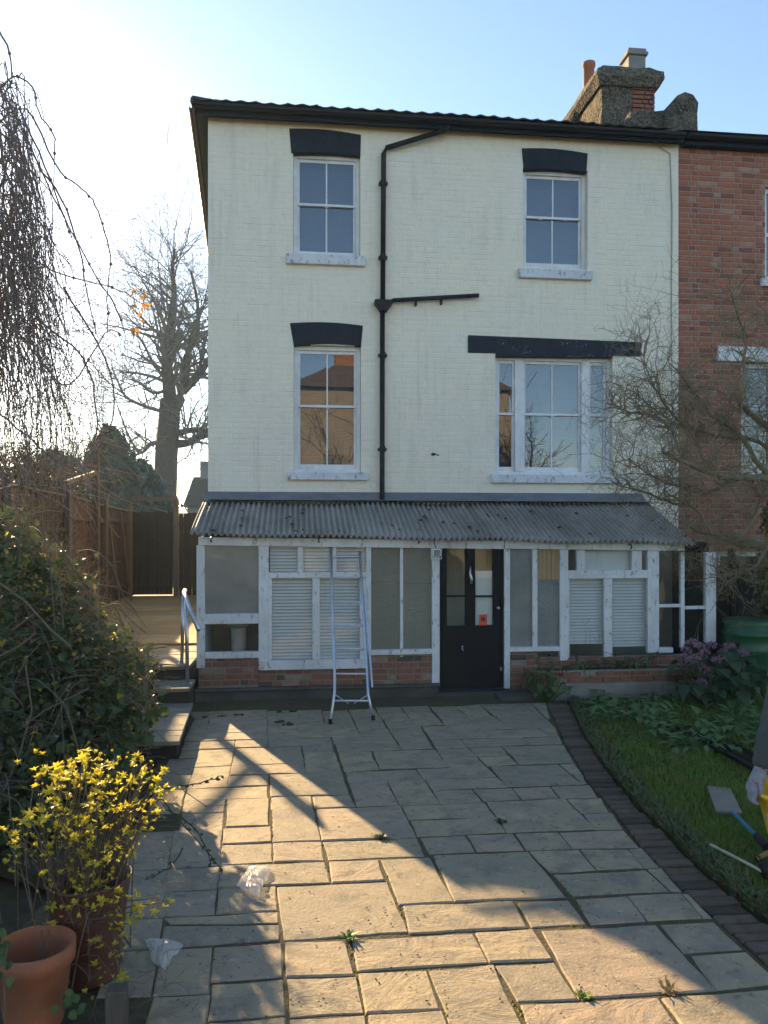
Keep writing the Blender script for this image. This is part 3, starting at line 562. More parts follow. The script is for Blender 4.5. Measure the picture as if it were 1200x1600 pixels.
# chimney on the party wall
def jitter_mesh(o, amp, sc_=3.0, sub=0):
    me = o.data; bm = bmesh.new(); bm.from_mesh(me)
    if sub: bmesh.ops.subdivide_edges(bm, edges=bm.edges[:], cuts=sub, use_grid_fill=True)
    for v_ in bm.verts:
        n_ = mnoise.noise_vector(v_.co*sc_); v_.co += n_*amp
    bm.to_mesh(me); bm.free(); return o
cy0, cy1 = 1.5, 3.4
cl = Q(940, 180, cy0)[0]; cr = Q(1023, 180, cy0)[0]; ct = Q(980, 128, cy0)[1]; cb = ZE+0.3
stack = jitter_mesh(MB().box(cl, cr-0.40, cy0, cy1, cb, ct).build('chimney_stack', M['render'], roof_o), 0.018, 5, 6)
MB().box(cr-0.402, cr, cy0+0.03, cy1-0.03, cb, ct).build('chimney_core', M['mortd'], roof_o)
lay_bricks(roof_o, cr-0.40, cr+0.0, ct-0.80, ct-0.02, cy0+0.03, [], M['redold'], proud=0.035, jt=0.014, jit=0.006, name='chimney_brick')
cap = MB(); w1 = 0.13
cap.add([(cl-0.05,cy0-0.05,ct-0.09),(cr+0.06,cy0-0.05,ct-0.09),(cr+0.06,cy1+0.06,ct-0.09),(cl-0.05,cy1+0.06,ct-0.09),
         (cl-w1,cy0-w1,ct+0.02),(cr+w1,cy0-w1,ct+0.02),(cr+w1,cy1+w1,ct+0.02),(cl-w1,cy1+w1,ct+0.02),
         (cl-w1+0.02,cy0-w1+0.02,ct+0.15),(cr+w1-0.02,cy0-w1+0.02,ct+0.15),(cr+w1-0.02,cy1+w1,ct+0.15),(cl-w1,cy1+w1,ct+0.15),
         (cl+0.1,cy0+0.1,ct+0.32),(cr-0.06,cy0+0.1,ct+0.32),(cr-0.06,cy1-0.1,ct+0.32),(cl+0.1,cy1-0.1,ct+0.32)],
        [(3,2,1,0),(12,13,14,15)]+[(4*j+k,4*j+(k+1)%4,4*j+4+(k+1)%4,4*j+4+k) for j in range(3) for k in range(4)])
jitter_mesh(cap.build('chimney_cap', M['render'], roof_o), 0.032, 4.5, 5)
px_, pz_ = Q(990, 110, cy0+0.4); pot = MB()
for a, z0_, z1_ in [(0.15,ct+0.25,ct+0.62),(0.185,ct+0.62,ct+0.68),(0.16,ct+0.68,ct+0.74)]: pot.box(px_-a, px_+a, cy0+0.4-a, cy0+0.4+a, z0_, z1_)
pot.build('chimney_pot', M['concp'], roof_o, bevel=0.01)
pot = MB(); px_, pz_ = Q(972, 110, cy0+1.0); pot.box(px_-0.14, px_+0.14, cy0+0.86, cy0+1.14, ct+0.2, ct+0.60); pot.build('chimney_pot', M['concp'], roof_o, bevel=0.01)
px_, pz_ = Q(920, 120, cy1-0.35)
MB().lathe([(0.09,0.0),(0.105,0.1),(0.10,0.45),(0.12,0.47),(0.12,0.54),(0.095,0.54),(0.09,0.2)], (px_,cy1-0.35,Q(920,99,cy1-0.35)[1]-0.54), 16).build('chimney_pot', M['terra'], roof_o, smooth=True)
a = Q(982, 190, 0.7)[0]; b = Q(1070, 190, 0.7)[0]; zt = Q(1000, 178, 0.7)[1]; zp = Q(1050, 165, 0.7)[1]
jitter_mesh(MB().box(a, b-0.3, 0.6, 1.4, ZE+0.1, zt).build('parapet', M['render'], roof_o), 0.03, 4, 4)
jitter_mesh(MB().slab([(b-0.42,ZE+0.1),(b,ZE+0.1),(b,zp-0.16),(b-0.08,zp-0.03),(b-0.2,zp),(b-0.33,zp-0.06),(b-0.40,zp-0.2)], 0.3, 1.4).build('parapet_pier', M['render'], roof_o), 0.016, 4, 3)

# ------------------------------------------------------------------ the red brick neighbour
nb = thing('red_brick_house', 'red brick terraced house adjoining the right side of the cream house', 'house', (XR+3, 4, 0))
NX0, NX1 = XR+0.002, XR+7.0; NZ = Q(1130, 231)[1]
NW1 = (Q(1160,650)[0], Q(1160,650)[0]+1.6, Q(1180,742)[1], Q(1180,566)[1])
NW2 = (Q(1197,350)[0], Q(1197,350)[0]+1.3, Q(1197,435)[1], Q(1197,290)[1])
NW3 = (Q(1112,880,0)[0]+0.12, Q(1112,880,0)[0]+2.4, 0.95, Q(1150,862)[1])
nh = [NW1, NW2, NW3]
s = MB(); wall_face(s, NX0, NX1, -0.1, NZ, nh, 0.03, 0.3); s.add([(NX1,0.03,-0.1),(NX1,8,-0.1),(NX1,8,NZ),(NX1,0.03,NZ)], [(0,1,2,3)]); s.add([(NX0,8,-0.1),(NX1,8,-0.1),(NX1,8,NZ),(NX0,8,NZ)], [(0,1,2,3)])
nwall = s.build('wall', M['mortd'], nb)
la, lb, lc, ld = Q(1121,552)[0], NW1[1]+0.3, Q(1150,565)[1], Q(1150,542)[1]
lay_bricks(nwall, NX0, NX1, 1.0, NZ-0.03, 0.03, nh+[(la,lb,lc,ld)], M['red'], proud=0.007, jt=0.012, course=0.080, key=lambda q: q[0] if q[0] < 8.6 else 99, jit=0.003)
MB().box(la, lb, -0.03, 0.15, lc, ld).build('lintel', M['whitec'], nb, bevel=0.005)
MB().box(NW2[0]-0.08, NW2[1]+0.1, -0.03, 0.12, NW2[2]-0.12, NW2[2]-0.002).build('sill', M['whitec'], nb, bevel=0.005)
for o in nh:
    x0, x1, z0, z1 = o
    wn_ = MB().ring(x0+0.002, x1-0.002, z0+0.002, z1-0.002, 0.07, 0.10, 0.18).build('window', M['whitec'], nb, bevel=0.004)
    for f in (0.33, 0.66):
        xm = x0+(x1-x0)*f; MB().box(xm-0.035, xm+0.035, 0.095, 0.17, z0+0.07, z1-0.07).build('mullion', M['whitec'], wn_, bevel=0.004)
    zm = (z0+z1)/2; MB().box(x0+0.07, x0+(x1-x0)*0.33-0.035, 0.11, 0.16, zm-0.03, zm+0.03).build('meeting_rail', M['whitec'], wn_)
    p = MB(); p.add([(x0+0.05,0.14,z0+0.05),(x1-0.05,0.14,z0+0.05),(x1-0.05,0.14,z1-0.05),(x0+0.05,0.14,z1-0.05)], [(0,1,2,3)]); p.build('pane', M['glass'], wn_)
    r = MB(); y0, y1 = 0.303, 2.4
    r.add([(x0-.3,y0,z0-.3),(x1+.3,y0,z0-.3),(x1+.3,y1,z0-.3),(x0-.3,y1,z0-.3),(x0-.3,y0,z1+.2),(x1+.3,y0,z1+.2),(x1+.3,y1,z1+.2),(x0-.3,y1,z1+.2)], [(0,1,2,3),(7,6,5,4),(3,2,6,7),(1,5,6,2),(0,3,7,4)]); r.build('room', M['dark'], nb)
half_gutter((XR+0.06,-0.15,NZ+0.09), (NX1,-0.15,NZ+0.06), 0.062, parent=nb)
MB().box(XR+0.05, NX1, -0.10, 0.02, NZ-0.03, NZ+0.12).build('fascia', M['slate'], nb)
s = MB(); s.add([(XR+0.01,-0.2,NZ+0.13),(NX1,-0.2,NZ+0.13),(NX1,4,NZ+0.13+4.2*PIT),(XR+0.01,4,NZ+0.13+4.2*PIT),(NX1,8.2,NZ+0.13),(XR+0.01,8.2,NZ+0.13)], [(0,1,2,3),(3,2,4,5)]); s.build('roof', M['tile'], nb)

# ------------------------------------------------------------------ the lean-to
LY = -1.05
lean = thing('glazed_lean_to', 'low glazed white lean-to with corrugated roof along the house foot', 'lean-to', (2, LY, 0))
L = lambda px, py, y=LY: Q(px, py, y)
def lbox(name, px0, px1, py0, py1, mat, y0=LY, y1=LY+0.07, bevel=0.004, parent=None):
    a, b, c, d = rect(px0, px1, py0, py1, y0); return MB().box(a, b, y0, y1, c, d).build(name, mat, parent or lean, bevel=bevel)
# corrugated roof sheets
rt0, rt1 = Q(312, 784)[0], Q(1006, 786)[0]
zt = Q(640, 785)[1]; yb = LY-0.14; zb_l = Q(297, 834, yb)[1]; zb_r = Q(1085, 850, yb)[1]
xb0, xb1 = Q(297, 835, yb)[0], Q(1088, 850, yb)[0]; rt1 = xb1-0.12; rt0 = xb0+0.03
nsh = 9; pit = 0.073
for k in range(nsh):
    u0, u1 = k/nsh, (k+1)/nsh+(0.012 if k < nsh-1 else 0); b = MB(); wd = (xb1-xb0)*(u1-u0); n = int(wd/pit*8)
    rs = 7; lift = 0.006*(k % 2)+random.uniform(0,0.004); sag = random.uniform(-0.012, 0.012)
    for j in range(rs):
        v_ = j/(rs-1)
        for i in range(n+1):
            u = u0+(u1-u0)*i/n; xt = rt0+(rt1-rt0)*u; xb = xb0+(xb1-xb0)*u; x = xt+(xb-xt)*v_
            zz = zt+((zb_l+(zb_r-zb_l)*u)-zt)*v_; ph = 2*math.pi*(xb0+(xb1-xb0)*u)/pit
            b.v.append((x, 0.0+(yb+(-0.03 if j == rs-1 and k % 3 == 1 else 0))*v_, zz+0.023*math.sin(ph)+lift+sag*math.sin(math.pi*v_)+0.012*math.sin(u*21+v_*2)))
    for j in range(rs-1):
        for i in range(n): b.f.append((j*(n+1)+i, j*(n+1)+i+1, (j+1)*(n+1)+i+1, (j+1)*(n+1)+i))
    o = b.build('roof_sheet', M['corr'], lean, smooth=True)
    sm = o.modifiers.new('thickness', 'SOLIDIFY'); sm.thickness = 0.006
rb = random.Random(11)
for k in range(70):                                    # dark clumps of moss caught on the sheets
    u = rb.random(); v_ = rb.uniform(0.05, 0.97); xt = rt0+(rt1-rt0)*u; xb = xb0+(xb1-xb0)*u
    p = Vector((xt+(xb-xt)*v_, yb*v_, zt+((zb_l+(zb_r-zb_l)*u)-zt)*v_+0.024)); r = rb.uniform(0.012, 0.03)
    MB().lathe([(0,0.6*r),(r*.7,0.45*r),(r,0),(r*.8,-0.3*r)], p, 6).build('moss_clump', M['soil'], lean, smooth=True)
MB().slab([Q(320,768,-0.02),Q(1003,771,-0.02),Q(1010,786,-0.02),Q(318,785,-0.02)][::-1], -0.025, -0.006).build('lead_flashing', M['lead'], lean)
fl = MB(); za, zb_ = Q(640,784,-0.02)[1], Q(640,787,-0.12)[1]; fl.beam((XL+0.02,-0.075,zt+0.022), (rt1,-0.075,zt+0.015), 0.13, 0.008, up=(0,0.1,1)); fl.build('lead_flashing', M['lead'], lean)
# fascia boards under the roof
for a, b in [(310,788),(789,1070)]:
    y = LY-0.03; p = [L(a,852+0.019*(a-310)*0.6,y), L(b,853+0.019*(b-310)*0.55,y), L(b,839+0.019*(b-310)*0.6,y), L(a,839,y)]
    MB().slab(p, y, y+0.03).build('fascia_board', M['white'], lean, bevel=0.004)
for px, py in [(330,842),(498,843),(654,844),(985,853)]:
    x, z = L(px, py, LY-0.06); MB().tube([(x,LY-0.04,z+0.02),(x,LY-0.09,z+0.01),(x,LY-0.10,z-0.02),(x,LY-0.07,z-0.035)], 0.012, 6).build('gutter_bracket', M['black'], lean)
# timber frame: (name, x0, x1, y0, y1)
fb = [('post',307,320,852,1044),('post',404,420,853,1047),('post',572,580,854,1022),('post',675,687,854,1073),('post',788,797,854,1076),('post',875,888,857,1032),('post',1012,1030,859,1020),('post',1103,1119,863,1004),
      ('mullion',465,474,854,894),('mullion',520,526,854,894),('mullion',488,500,903,1031),('mullion',625,630,854,1030),('mullion',832,840,855,1012),('mullion',901,914,859,893),('mullion',987,1003,860,895),('mullion',944,957,904,1028),('mullion',1064,1070,862,1012)]
for nme, a, b, c, d in fb: lbox(nme, a, b, c, d, M['white'], LY-(0.012 if nme == 'post' else 0.0), LY+0.06)
rb_ = [('rail',320,404,959,975,0),('sill',320,404,1019,1029,-0.03),('rail',420,572,894,903,-0.008),('sill',408,574,1031,1046,-0.035),('sill',580,675,1015,1023,-0.03),('sill',797,875,1011,1018,-0.03),('rail',888,1012,891,904,-0.012),('sill',1030,1052,1012,1020,-0.03),('rail',1030,1064,944,949,0),('rail',1070,1103,947,952,0),
       ('stile',420,425,903,1031,0),('stile',562,572,903,1031,0),('stile',888,890,904,1028,0)]
for nme, a, b, c, d, dy in rb_: lbox(nme, a, b, c, d, M['white'], LY+dy-0.003, LY+0.055)
def pane(px0, px1, py0, py1, mat, y=LY+0.03, lab=None, name='pane'):
    a, b, c, d = rect(px0, px1, py0, py1, y); p = MB(); tw = random.uniform(-.002,.002)
    p.add([(a,y+tw,c),(b,y-tw,c),(b,y-tw+.001,d),(a,y+tw,d)], [(0,1,2,3)]); return p.build(name, mat, lean, label=lab)
for a, b, c, d in [(320,404,974,1020),(420,465,853,895),(474,521,853,895),(526,572,853,895),(424,489,902,1032),(499,563,902,1032),(1029,1064,862,946),(1029,1064,948,1013),(1070,1104,863,948),(1070,1104,951,1013),(887,902,859,893),(913,988,860,893),(1003,1013,860,893),(889,945,903,1030),(956,1013,903,1030)]:
    pane(a, b, c, d, M['thinglass'])
for a, b, c, d, mt in [(320,404,852,960,'hazy'),(580,626,853,912,'oblong'),(580,626,910,1016,'oblong'),(629,676,853,912,'oblong'),(629,676,910,1016,'oblong'),(797,833,854,980,'obgrey'),(797,833,979,1012,'obgrey'),(839,876,906,1013,'obgrey')]:
    pane(a, b, c, d, M[mt], LY+0.03+random.uniform(-.004,.004), 'obscured pale glass pane')
a, b, c, d = rect(840, 875, 855, 906, LY+0.025); wd = (b-a)/5
for k in range(5): MB().box(a+k*wd+0.002, a+(k+1)*wd-0.002, LY+0.02, LY+0.035, c, d).build('infill_slat', M['ply'], lean)
# interior: floor, end walls, low ceiling boards and things seen through the glass
xe0, xe1 = L(312,950)[0], L(1112,950)[0]
MB().box(xe0+0.02, xe1-0.02, LY+0.08, -0.01, -0.05, 0.10).build('floor_slab', M['conc'], lean)
s = MB(); s.box(xe0, xe0+0.05, LY+0.075, -0.006, 0.1, 0.75); s.build('end_wall', M['white'], lean)
s = MB(); s.add([(xe0+0.005,LY+0.075,0.752),(xe0+0.005,-0.006,0.752),(xe0+0.005,-0.006,zt-0.04),(xe0+0.005,LY+0.075,zb_l-0.03),(xe0+0.045,LY+0.075,0.752),(xe0+0.045,-0.006,0.752),(xe0+0.045,-0.006,zt-0.04),(xe0+0.045,LY+0.075,zb_l-0.03)], [(0,1,2,3),(7,6,5,4),(0,4,5,1),(1,5,6,2),(2,6,7,3),(3,7,4,0)]); s.build('end_boarding', M['white'], lean)
s = MB(); s.box(xe1-0.05, xe1, LY+0.075, -0.006, 0.0, 1.95); s.build('end_wall', M['fenced'], lean)
MB().box(xe0+0.06, L(570,900)[0], -0.05, -0.008, 0.1, 2.2).build('lining_board', M['inner'], lean)
MB().box(L(790,900)[0], xe1-0.06, -0.05, -0.008, 0.1, 2.2).build('lining_board', M['inner'], lean)
# dwarf walls and plinth
zb1 = 0.155
def dwarf(px0, px1, pyt, pyb, parent=lean, y=LY+0.01, mat='redold'):
    a, b, c, d = rect(px0, px1, pyt, pyb, y)
    core = MB().box(a, b, y+0.002, y+0.10, c-0.02, d).build('dwarf_wall', M['mortar'], parent)
    lay_bricks(core, a, b, c, d, y+0.002, [], M[mat], proud=0.012, jt=0.013, jit=0.004, course=0.078)
dwarf(310, 405, 1028, 1072); dwarf(404, 580, 1046, 1072); dwarf(579, 676, 1022, 1072); dwarf(797, 840, 1018, 1078); dwarf(839, 1104, 1025, 1085)
a, b = L(303,1090,LY-0.09)[0], L(686,1090,LY-0.09)[0]; c = L(500,1072,LY-0.05)[1]
jitter_mesh(MB().box(a, b, LY-0.12, LY+0.10, -0.1, c-0.012).build('plinth', M['conc'], lean, bevel=0.02), 0.012, 3, 3)
jitter_mesh(MB().box(a+0.02, b+0.02, LY-0.15, LY-0.02, c-0.03, c+0.004).build('plinth_ledge', M['conc'], lean, bevel=0.012), 0.008, 4, 2)
# door
dx0, dx1, dz0, dz1 = rect(688, 787, 855, 1077, LY+0.02)
door = thing('lean_to_door', '', '') if False else None
dl = MB(); gl = [rect(698,727,857,978,LY+0.02), rect(742,770,857,978,LY+0.02)]
s = MB(); wall_face(s, dx0, dx1, dz0, dz1, gl, LY+0.02, LY+0.06); door = s.build('door', M['door'], lean, label='black half-glazed door with two tall panes')
for q in gl:
    p = MB(); p.add([(q[0],LY+0.04,q[2]),(q[1],LY+0.04,q[2]),(q[1],LY+0.04,q[3]),(q[0],LY+0.04,q[3])], [(0,1,2,3)]); p.build('door_pane', M['thinglass'], door)
    MB().ring(q[0]-0.012, q[1]+0.012, q[2]-0.012, q[3]+0.012, 0.012, LY+0.008, LY+0.019).build('beading', M['door'], door)
for px0, px1, py0, py1 in [(692,728,930,933),(742,774,930,933),(691,693,931,1072),(782,784,931,1072)]:
    a, b, c, d = rect(px0, px1, py0, py1, LY+0.01); MB().box(a, b, LY+0.008, LY+0.019, c, d).build('door_moulding', M['door'], door)
x, z = L(778, 950); MB().lathe([(0,-0.055),(0.018,-0.05),(0.024,-0.035),(0.02,-0.02),(0.01,-0.012),(0.01,0.02)], (x,LY+0.02,z), 12, axis=(0,1,0)).build('door_knob', M['steel'], door, smooth=True)
x, z = L(735, 890); k = MB(); k.tube([(x,LY,z+0.05),(x-0.008,LY-0.02,z-0.05),(x+0.012,LY-0.02,z-0.12),(x,LY-0.012,z-0.18)], [0.014,0.012,0.02,0.024], 8); k.build('door_knocker', M['steel'], door, smooth=True)
x, z = L(723, 1013); MB().tube([(x,LY+0.005,z+0.03),(x-0.012,LY-0.012,z),(x+0.004,LY-0.01,z-0.03)], 0.009, 6).build('letter_pull', M['steel'], door)
x, z = L(783, 1045); MB().box(x-0.012, x+0.012, LY, LY+0.019, z-0.03, z+0.02).build('hinge', M['steel'], door)
a, b, c, d = rect(743, 769, 892, 976, LY+0.05); MB().box(a, b, LY+0.047, LY+0.049, c, d).build('notice_paper', M['paper'], door)
a, b, c, d = rect(749, 761, 960, 977, LY+0.03); st = MB().box(a, b, LY+0.032, LY+0.035, c, d).build('sticker', M['orangep'], door)
MB().lathe([(0.0,-0.002),(0.03,-0.002),(0.03,0.0)], ((a+b)/2, LY+0.0305, (c+d)/2+0.01), 14, axis=(0,1,0)).build('sticker_print', M['dark'], door)
lbox('door_sill', 686, 790, 1077, 1086, M['slate'], LY-0.05, LY+0.07, 0.006)
a, b = L(680,1090,LY-0.12)[0], L(800,1090,LY-0.12)[0]; jitter_mesh(MB().box(a, b, LY-0.16, LY+0.05, -0.05, 0.025).build('threshold', M['conc'], lean, bevel=0.01), 0.01, 4, 2)
# lamp beside the door
lx, lz = L(682, 861, LY-0.1)
lamp = thing('outside_floodlight', 'small white floodlight hung on the post left of the black door', 'light', (lx,LY-0.1,lz-0.05))
MB().box(lx-0.055, lx+0.055, LY-0.13, LY-0.06, lz-0.075, lz+0.03).build('lamp_housing', M['whitec'], lamp, bevel=0.012)
MB().box(lx-0.04, lx+0.04, LY-0.134, LY-0.131, lz-0.06, lz+0.015).build('lamp_glass', M['obgrey'], lamp)
MB().tube([(lx-0.065,LY-0.1,lz+0.03),(lx-0.065,LY-0.09,lz-0.10),(lx+0.065,LY-0.09,lz-0.10),(lx+0.065,LY-0.1,lz+0.03)], 0.008, 6).build('lamp_bracket', M['whitec'], lamp)
MB().tube([(lx,LY-0.09,lz+0.03),(lx-0.03,LY-0.07,lz+0.12),(lx+0.02,LY-0.05,lz+0.19),(lx+0.06,LY-0.04,lz+0.2)], 0.006, 5).build('lamp_cable', M['black'], lamp)
# blinds and clutter behind the lean-to glass
def lblind(px0, px1, py0, py1, lab, gap=0.042, y=LY+0.075):
    a, b, c, d = rect(px0, px1, py0, py1, y); t = thing('venetian_blind', lab, 'blind', ((a+b)/2,y,d))
    MB().box(a, b, y-0.015, y+0.015, d-0.03, d).build('head_rail', M['blind'], t); s_ = MB(); z = d-0.05
    while z > c:
        dz = random.uniform(-0.002,0.002); s_.add([(a,y-0.010,z-0.0205),(b,y-0.010,z-0.0205+dz),(b,y-0.004,z+0.004+dz),(a,y-0.004,z+0.004),(b,y+0.008,z+0.017+dz),(a,y+0.008,z+0.017)], [(0,1,2,3),(3,2,4,5)]); z -= gap
    stuff(s_.build('slats', M['blind'], t)); return t
lblind(424, 489, 897, 1030, 'white blind behind the lean-to casement left of the ladder'); lblind(499, 563, 897, 1030, 'white blind behind the lean-to casement crossed by the ladder')
lblind(422, 571, 853, 895, 'white blind across the three small top lights above the ladder casements')
lblind(889, 945, 899, 1006, 'white blind with bent slats behind the casement right of the door'); lblind(957, 1013, 899, 1010, 'white blind behind the rightmost casement of the lean-to')
a, b, c, d = rect(913, 988, 860, 893, LY+0.1); tag(MB().box(a-0.1, b+0.12, LY+0.075, LY+0.09, c, d).build('pale_cardboard', M['blind']), 'pale cardboard sheet behind the high light over the right casements', 'cardboard')
p = [T(1030,995,10.3), T(1060,905,10.4), T(1066,930,10.4), T(1062,975,10.35)]
pl = MB(); q = [Vector((v_.x, LY+0.30, v_.z)) for v_ in p]; pl.slab([(v_.x, v_.z) for v_ in q], LY+0.30, LY+0.32); tag(pl.build('plywood_sheet', M['ply']), 'tan plywood sheet propped inside the right end of the lean-to', 'plywood')
a, z = L(372, 955, LY+0.4); sk = MB(); sk.lathe([(0,0.72),(0.12,0.74),(0.2,0.86),(0.26,1.0),(0.27,1.03),(0.25,1.03),(0.19,0.9),(0,0.86)], (a,LY+0.5,0.1), 24); sk.lathe([(0.11,0.0),(0.09,0.3),(0.10,0.73)], (a,LY+0.5,0.1), 16); sinkt = sk.build('wash_basin', M['whitec'], smooth=True); tag(sinkt, 'white pedestal basin standing behind the far left lean-to window', 'basin')

# ------------------------------------------------------------------ patio of riven stone slabs
CR = {'A': (260,1090,.21667), 'B': (480,1085,.21667), 'C': (700,1085,.21667), 'D': (200,1260,.26667), 'E': (480,1260,.26667), 'F': (760,1260,.26667), 'G': (940,1340,.21667)}
ST = '''A 205 150 310 150 300 190 185 190;A 185 190 300 190 270 310 130 310;A 150 100 310 100 310 150 200 150;A 310 100 725 85 725 150 310 155;A 315 155 725 150 725 248 285 258;A 285 258 725 248 728 300 270 312;A 130 318 495 308 490 365 110 375;A 500 308 730 300 730 352 495 362;A 728 95 1115 85 1140 185 730 190
A 730 190 935 190 950 240 730 248;A 730 248 950 240 960 288 735 298;A 735 298 1180 285 1195 335 735 352;A 495 362 970 348 990 470 470 490;A 470 490 990 470 1005 540 460 555;A 230 375 490 365 465 490 200 503;A 200 503 465 490 440 640 150 660;A 450 560 735 552 735 630 445 640;A 150 655 730 635 735 725 130 740;A 750 552 1265 532 1315 695 755 715
A 978 345 1195 335 1210 395 990 400;A 990 400 1215 392 1235 460 1000 468;A 1000 468 1240 460 1260 530 1010 540;A 110 378 235 375 220 430 90 435;A 20 440 215 435 185 545 -40 550;A -40 550 185 545 150 655 -90 670;A -90 670 140 660 95 830 -140 840;A 130 740 425 730 415 825 115 835;A 115 835 415 825 405 955 90 965;A 440 730 735 722 738 920 432 930;A 755 712 1040 705 1055 800 755 808
B -80 213 335 205 385 300 -55 308;B 110 122 285 112 315 155 120 160;B 120 160 315 155 335 205 130 208;B 300 110 480 100 520 150 325 155;B 325 155 520 150 565 238 365 243;B 495 95 670 90 705 138 525 148;B 525 148 705 138 740 180 560 190;B 680 88 870 80 900 130 715 138;B 715 138 900 130 945 172 745 180;B 560 190 945 172 985 215 590 238
B 365 243 575 238 605 288 385 298;B 385 298 605 288 640 340 410 348;B 590 238 815 228 840 278 620 290;B 620 290 840 278 905 385 690 395;B 180 308 385 300 415 345 195 355;B 205 360 635 342 685 395 225 415;B 225 415 460 408 485 475 245 488;B 245 488 485 475 520 538 270 555;B 475 405 920 392 1030 520 530 535;B 280 558 780 540 835 612 300 632
B 300 632 570 622 660 795 360 808;B 580 622 840 612 955 785 675 798;B 790 535 1040 525 1095 598 845 610;B 40 735 300 722 350 805 60 820;B 680 800 965 788 1035 888 735 905
C -165 608 355 597 430 665 -110 688;C -130 85 40 80 135 160 -50 172;C -50 172 135 162 190 212 -25 220;C 45 85 225 70 270 112 100 120;C 100 120 270 112 320 158 145 168;C 230 70 590 60 730 195 395 200;C 600 60 700 58 735 160 725 180;C 145 168 325 158 460 245 240 258;C 405 205 730 195 770 235 470 248;C 650 240 770 235 800 300 755 300
C 250 262 640 245 745 298 305 312;C -185 230 200 215 300 310 -120 325;C -120 328 90 325 140 378 -80 388;C 100 325 540 308 600 358 145 378;C 550 308 800 300 825 355 600 360;C -80 388 140 382 200 440 -40 450;C 155 382 380 372 435 435 205 445;C 390 372 830 362 865 418 455 432;C -40 450 200 445 345 590 70 600;C 215 447 435 437 510 500 290 515;C 455 432 865 420 905 490 520 503
C 310 517 790 503 970 645 430 665;C 805 503 905 492 965 570 900 575;C 900 575 965 572 1000 640 975 645;C -110 690 165 683 245 772 -50 788;C 180 683 455 670 525 755 265 770;C 465 672 730 662 805 745 545 757;C 745 662 1020 652 1080 742 820 748;C -50 788 258 775 345 880 20 892;C 860 752 1100 745 1165 850 965 855
E 52 14 544 -6 640 182 90 200;E 605 82 1108 62 1162 148 650 175;E 90 205 640 183 690 290 125 315;E 660 180 920 165 985 265 720 278;F -115 165 150 155 225 255 -50 265;E 130 320 415 308 455 430 150 448;E 430 308 710 292 860 560 545 578;F -310 287 240 262 465 528 -180 560;E -175 470 465 438 595 735 -135 787;E 560 580 1200 552 1290 708 600 745
E 265 782 965 738 1065 912 300 968;E 985 735 1315 715 1440 900 1075 915;E -130 790 220 785 275 985 -120 1000;E -120 1003 285 988 335 1210 -100 1240;E 300 975 695 955 775 1185 350 1212;E 710 955 1085 920 1270 1300 850 1310;E 355 1218 785 1190 880 1450 400 1470;E -100 1245 335 1215 390 1470 -90 1490
D 845 12 1080 8 1130 200 850 210;D 270 140 550 128 540 345 235 360;D 235 365 535 352 520 480 215 495;D 215 495 520 482 510 630 200 645;D 530 480 865 465 875 610 520 630;D 200 650 880 612 885 680 250 690;D 215 700 885 690 890 780 195 830;D 200 835 490 820 475 1090 150 1110;D 505 820 895 790 905 995 490 1030;D 490 1035 905 1000 925 1220 470 1260;D 150 1115 475 1095 455 1270 100 1290
D 560 128 835 112 842 205 555 220;D 552 224 842 210 848 325 545 345;D 850 215 1130 203 1150 318 855 325;D 545 348 1150 322 1185 445 530 476;D 0 150 265 140 230 360 -40 380;D -40 380 230 360 205 650 -90 660;D -90 660 200 650 180 830 -120 850;D -120 850 180 835 130 1110 -180 1120;D 470 1265 920 1225 940 1450 440 1480;D 100 1290 460 1268 430 1480 60 1490
F 3 -29 461 -45 635 130 125 152;F 570 40 735 38 800 130 640 135;F 170 155 415 150 500 245 240 255;F 425 150 800 135 895 238 510 245;F 255 262 535 250 640 370 385 388;F 550 250 825 248 925 358 655 370;F 835 248 900 240 1010 355 935 360;F 390 395 930 368 1080 495 510 525;F 945 365 1015 358 1140 495 1090 495;F 180 560 475 545 590 690 270 710;F 520 535 820 518 940 670 620 692;F 320 722 985 688 1350 1076 545 1125;F 50 925 390 905 540 1130 190 1145;F 195 1152 1000 1112 1170 1340 280 1360
G 190 270 565 250 725 435 345 455;G 575 250 610 250 795 435 745 440;G 420 475 800 455 1020 660 600 690;G 645 700 1030 670 1290 900 840 955;G 430 1010 1330 935 1600 1190 620 1260'''
pat = MB(); pp = [G(*q) for q in [(225,1240),(262,1150),(300,1090),(850,1088),(881,1161),(919,1224),(952,1260),(1000,1323),(1061,1387),(1118,1437),(1198,1509)]]
pp += [(pp[-1][0]+0.9, pp[-1][1]-0.9), (pp[-1][0]+0.9, -10.6), (-1.9, -10.6)]
pat.prism(pp[::-1], -0.06, -0.008); patio = struct(pat.build('patio', M['joint']))
rs_ = random.Random(21)
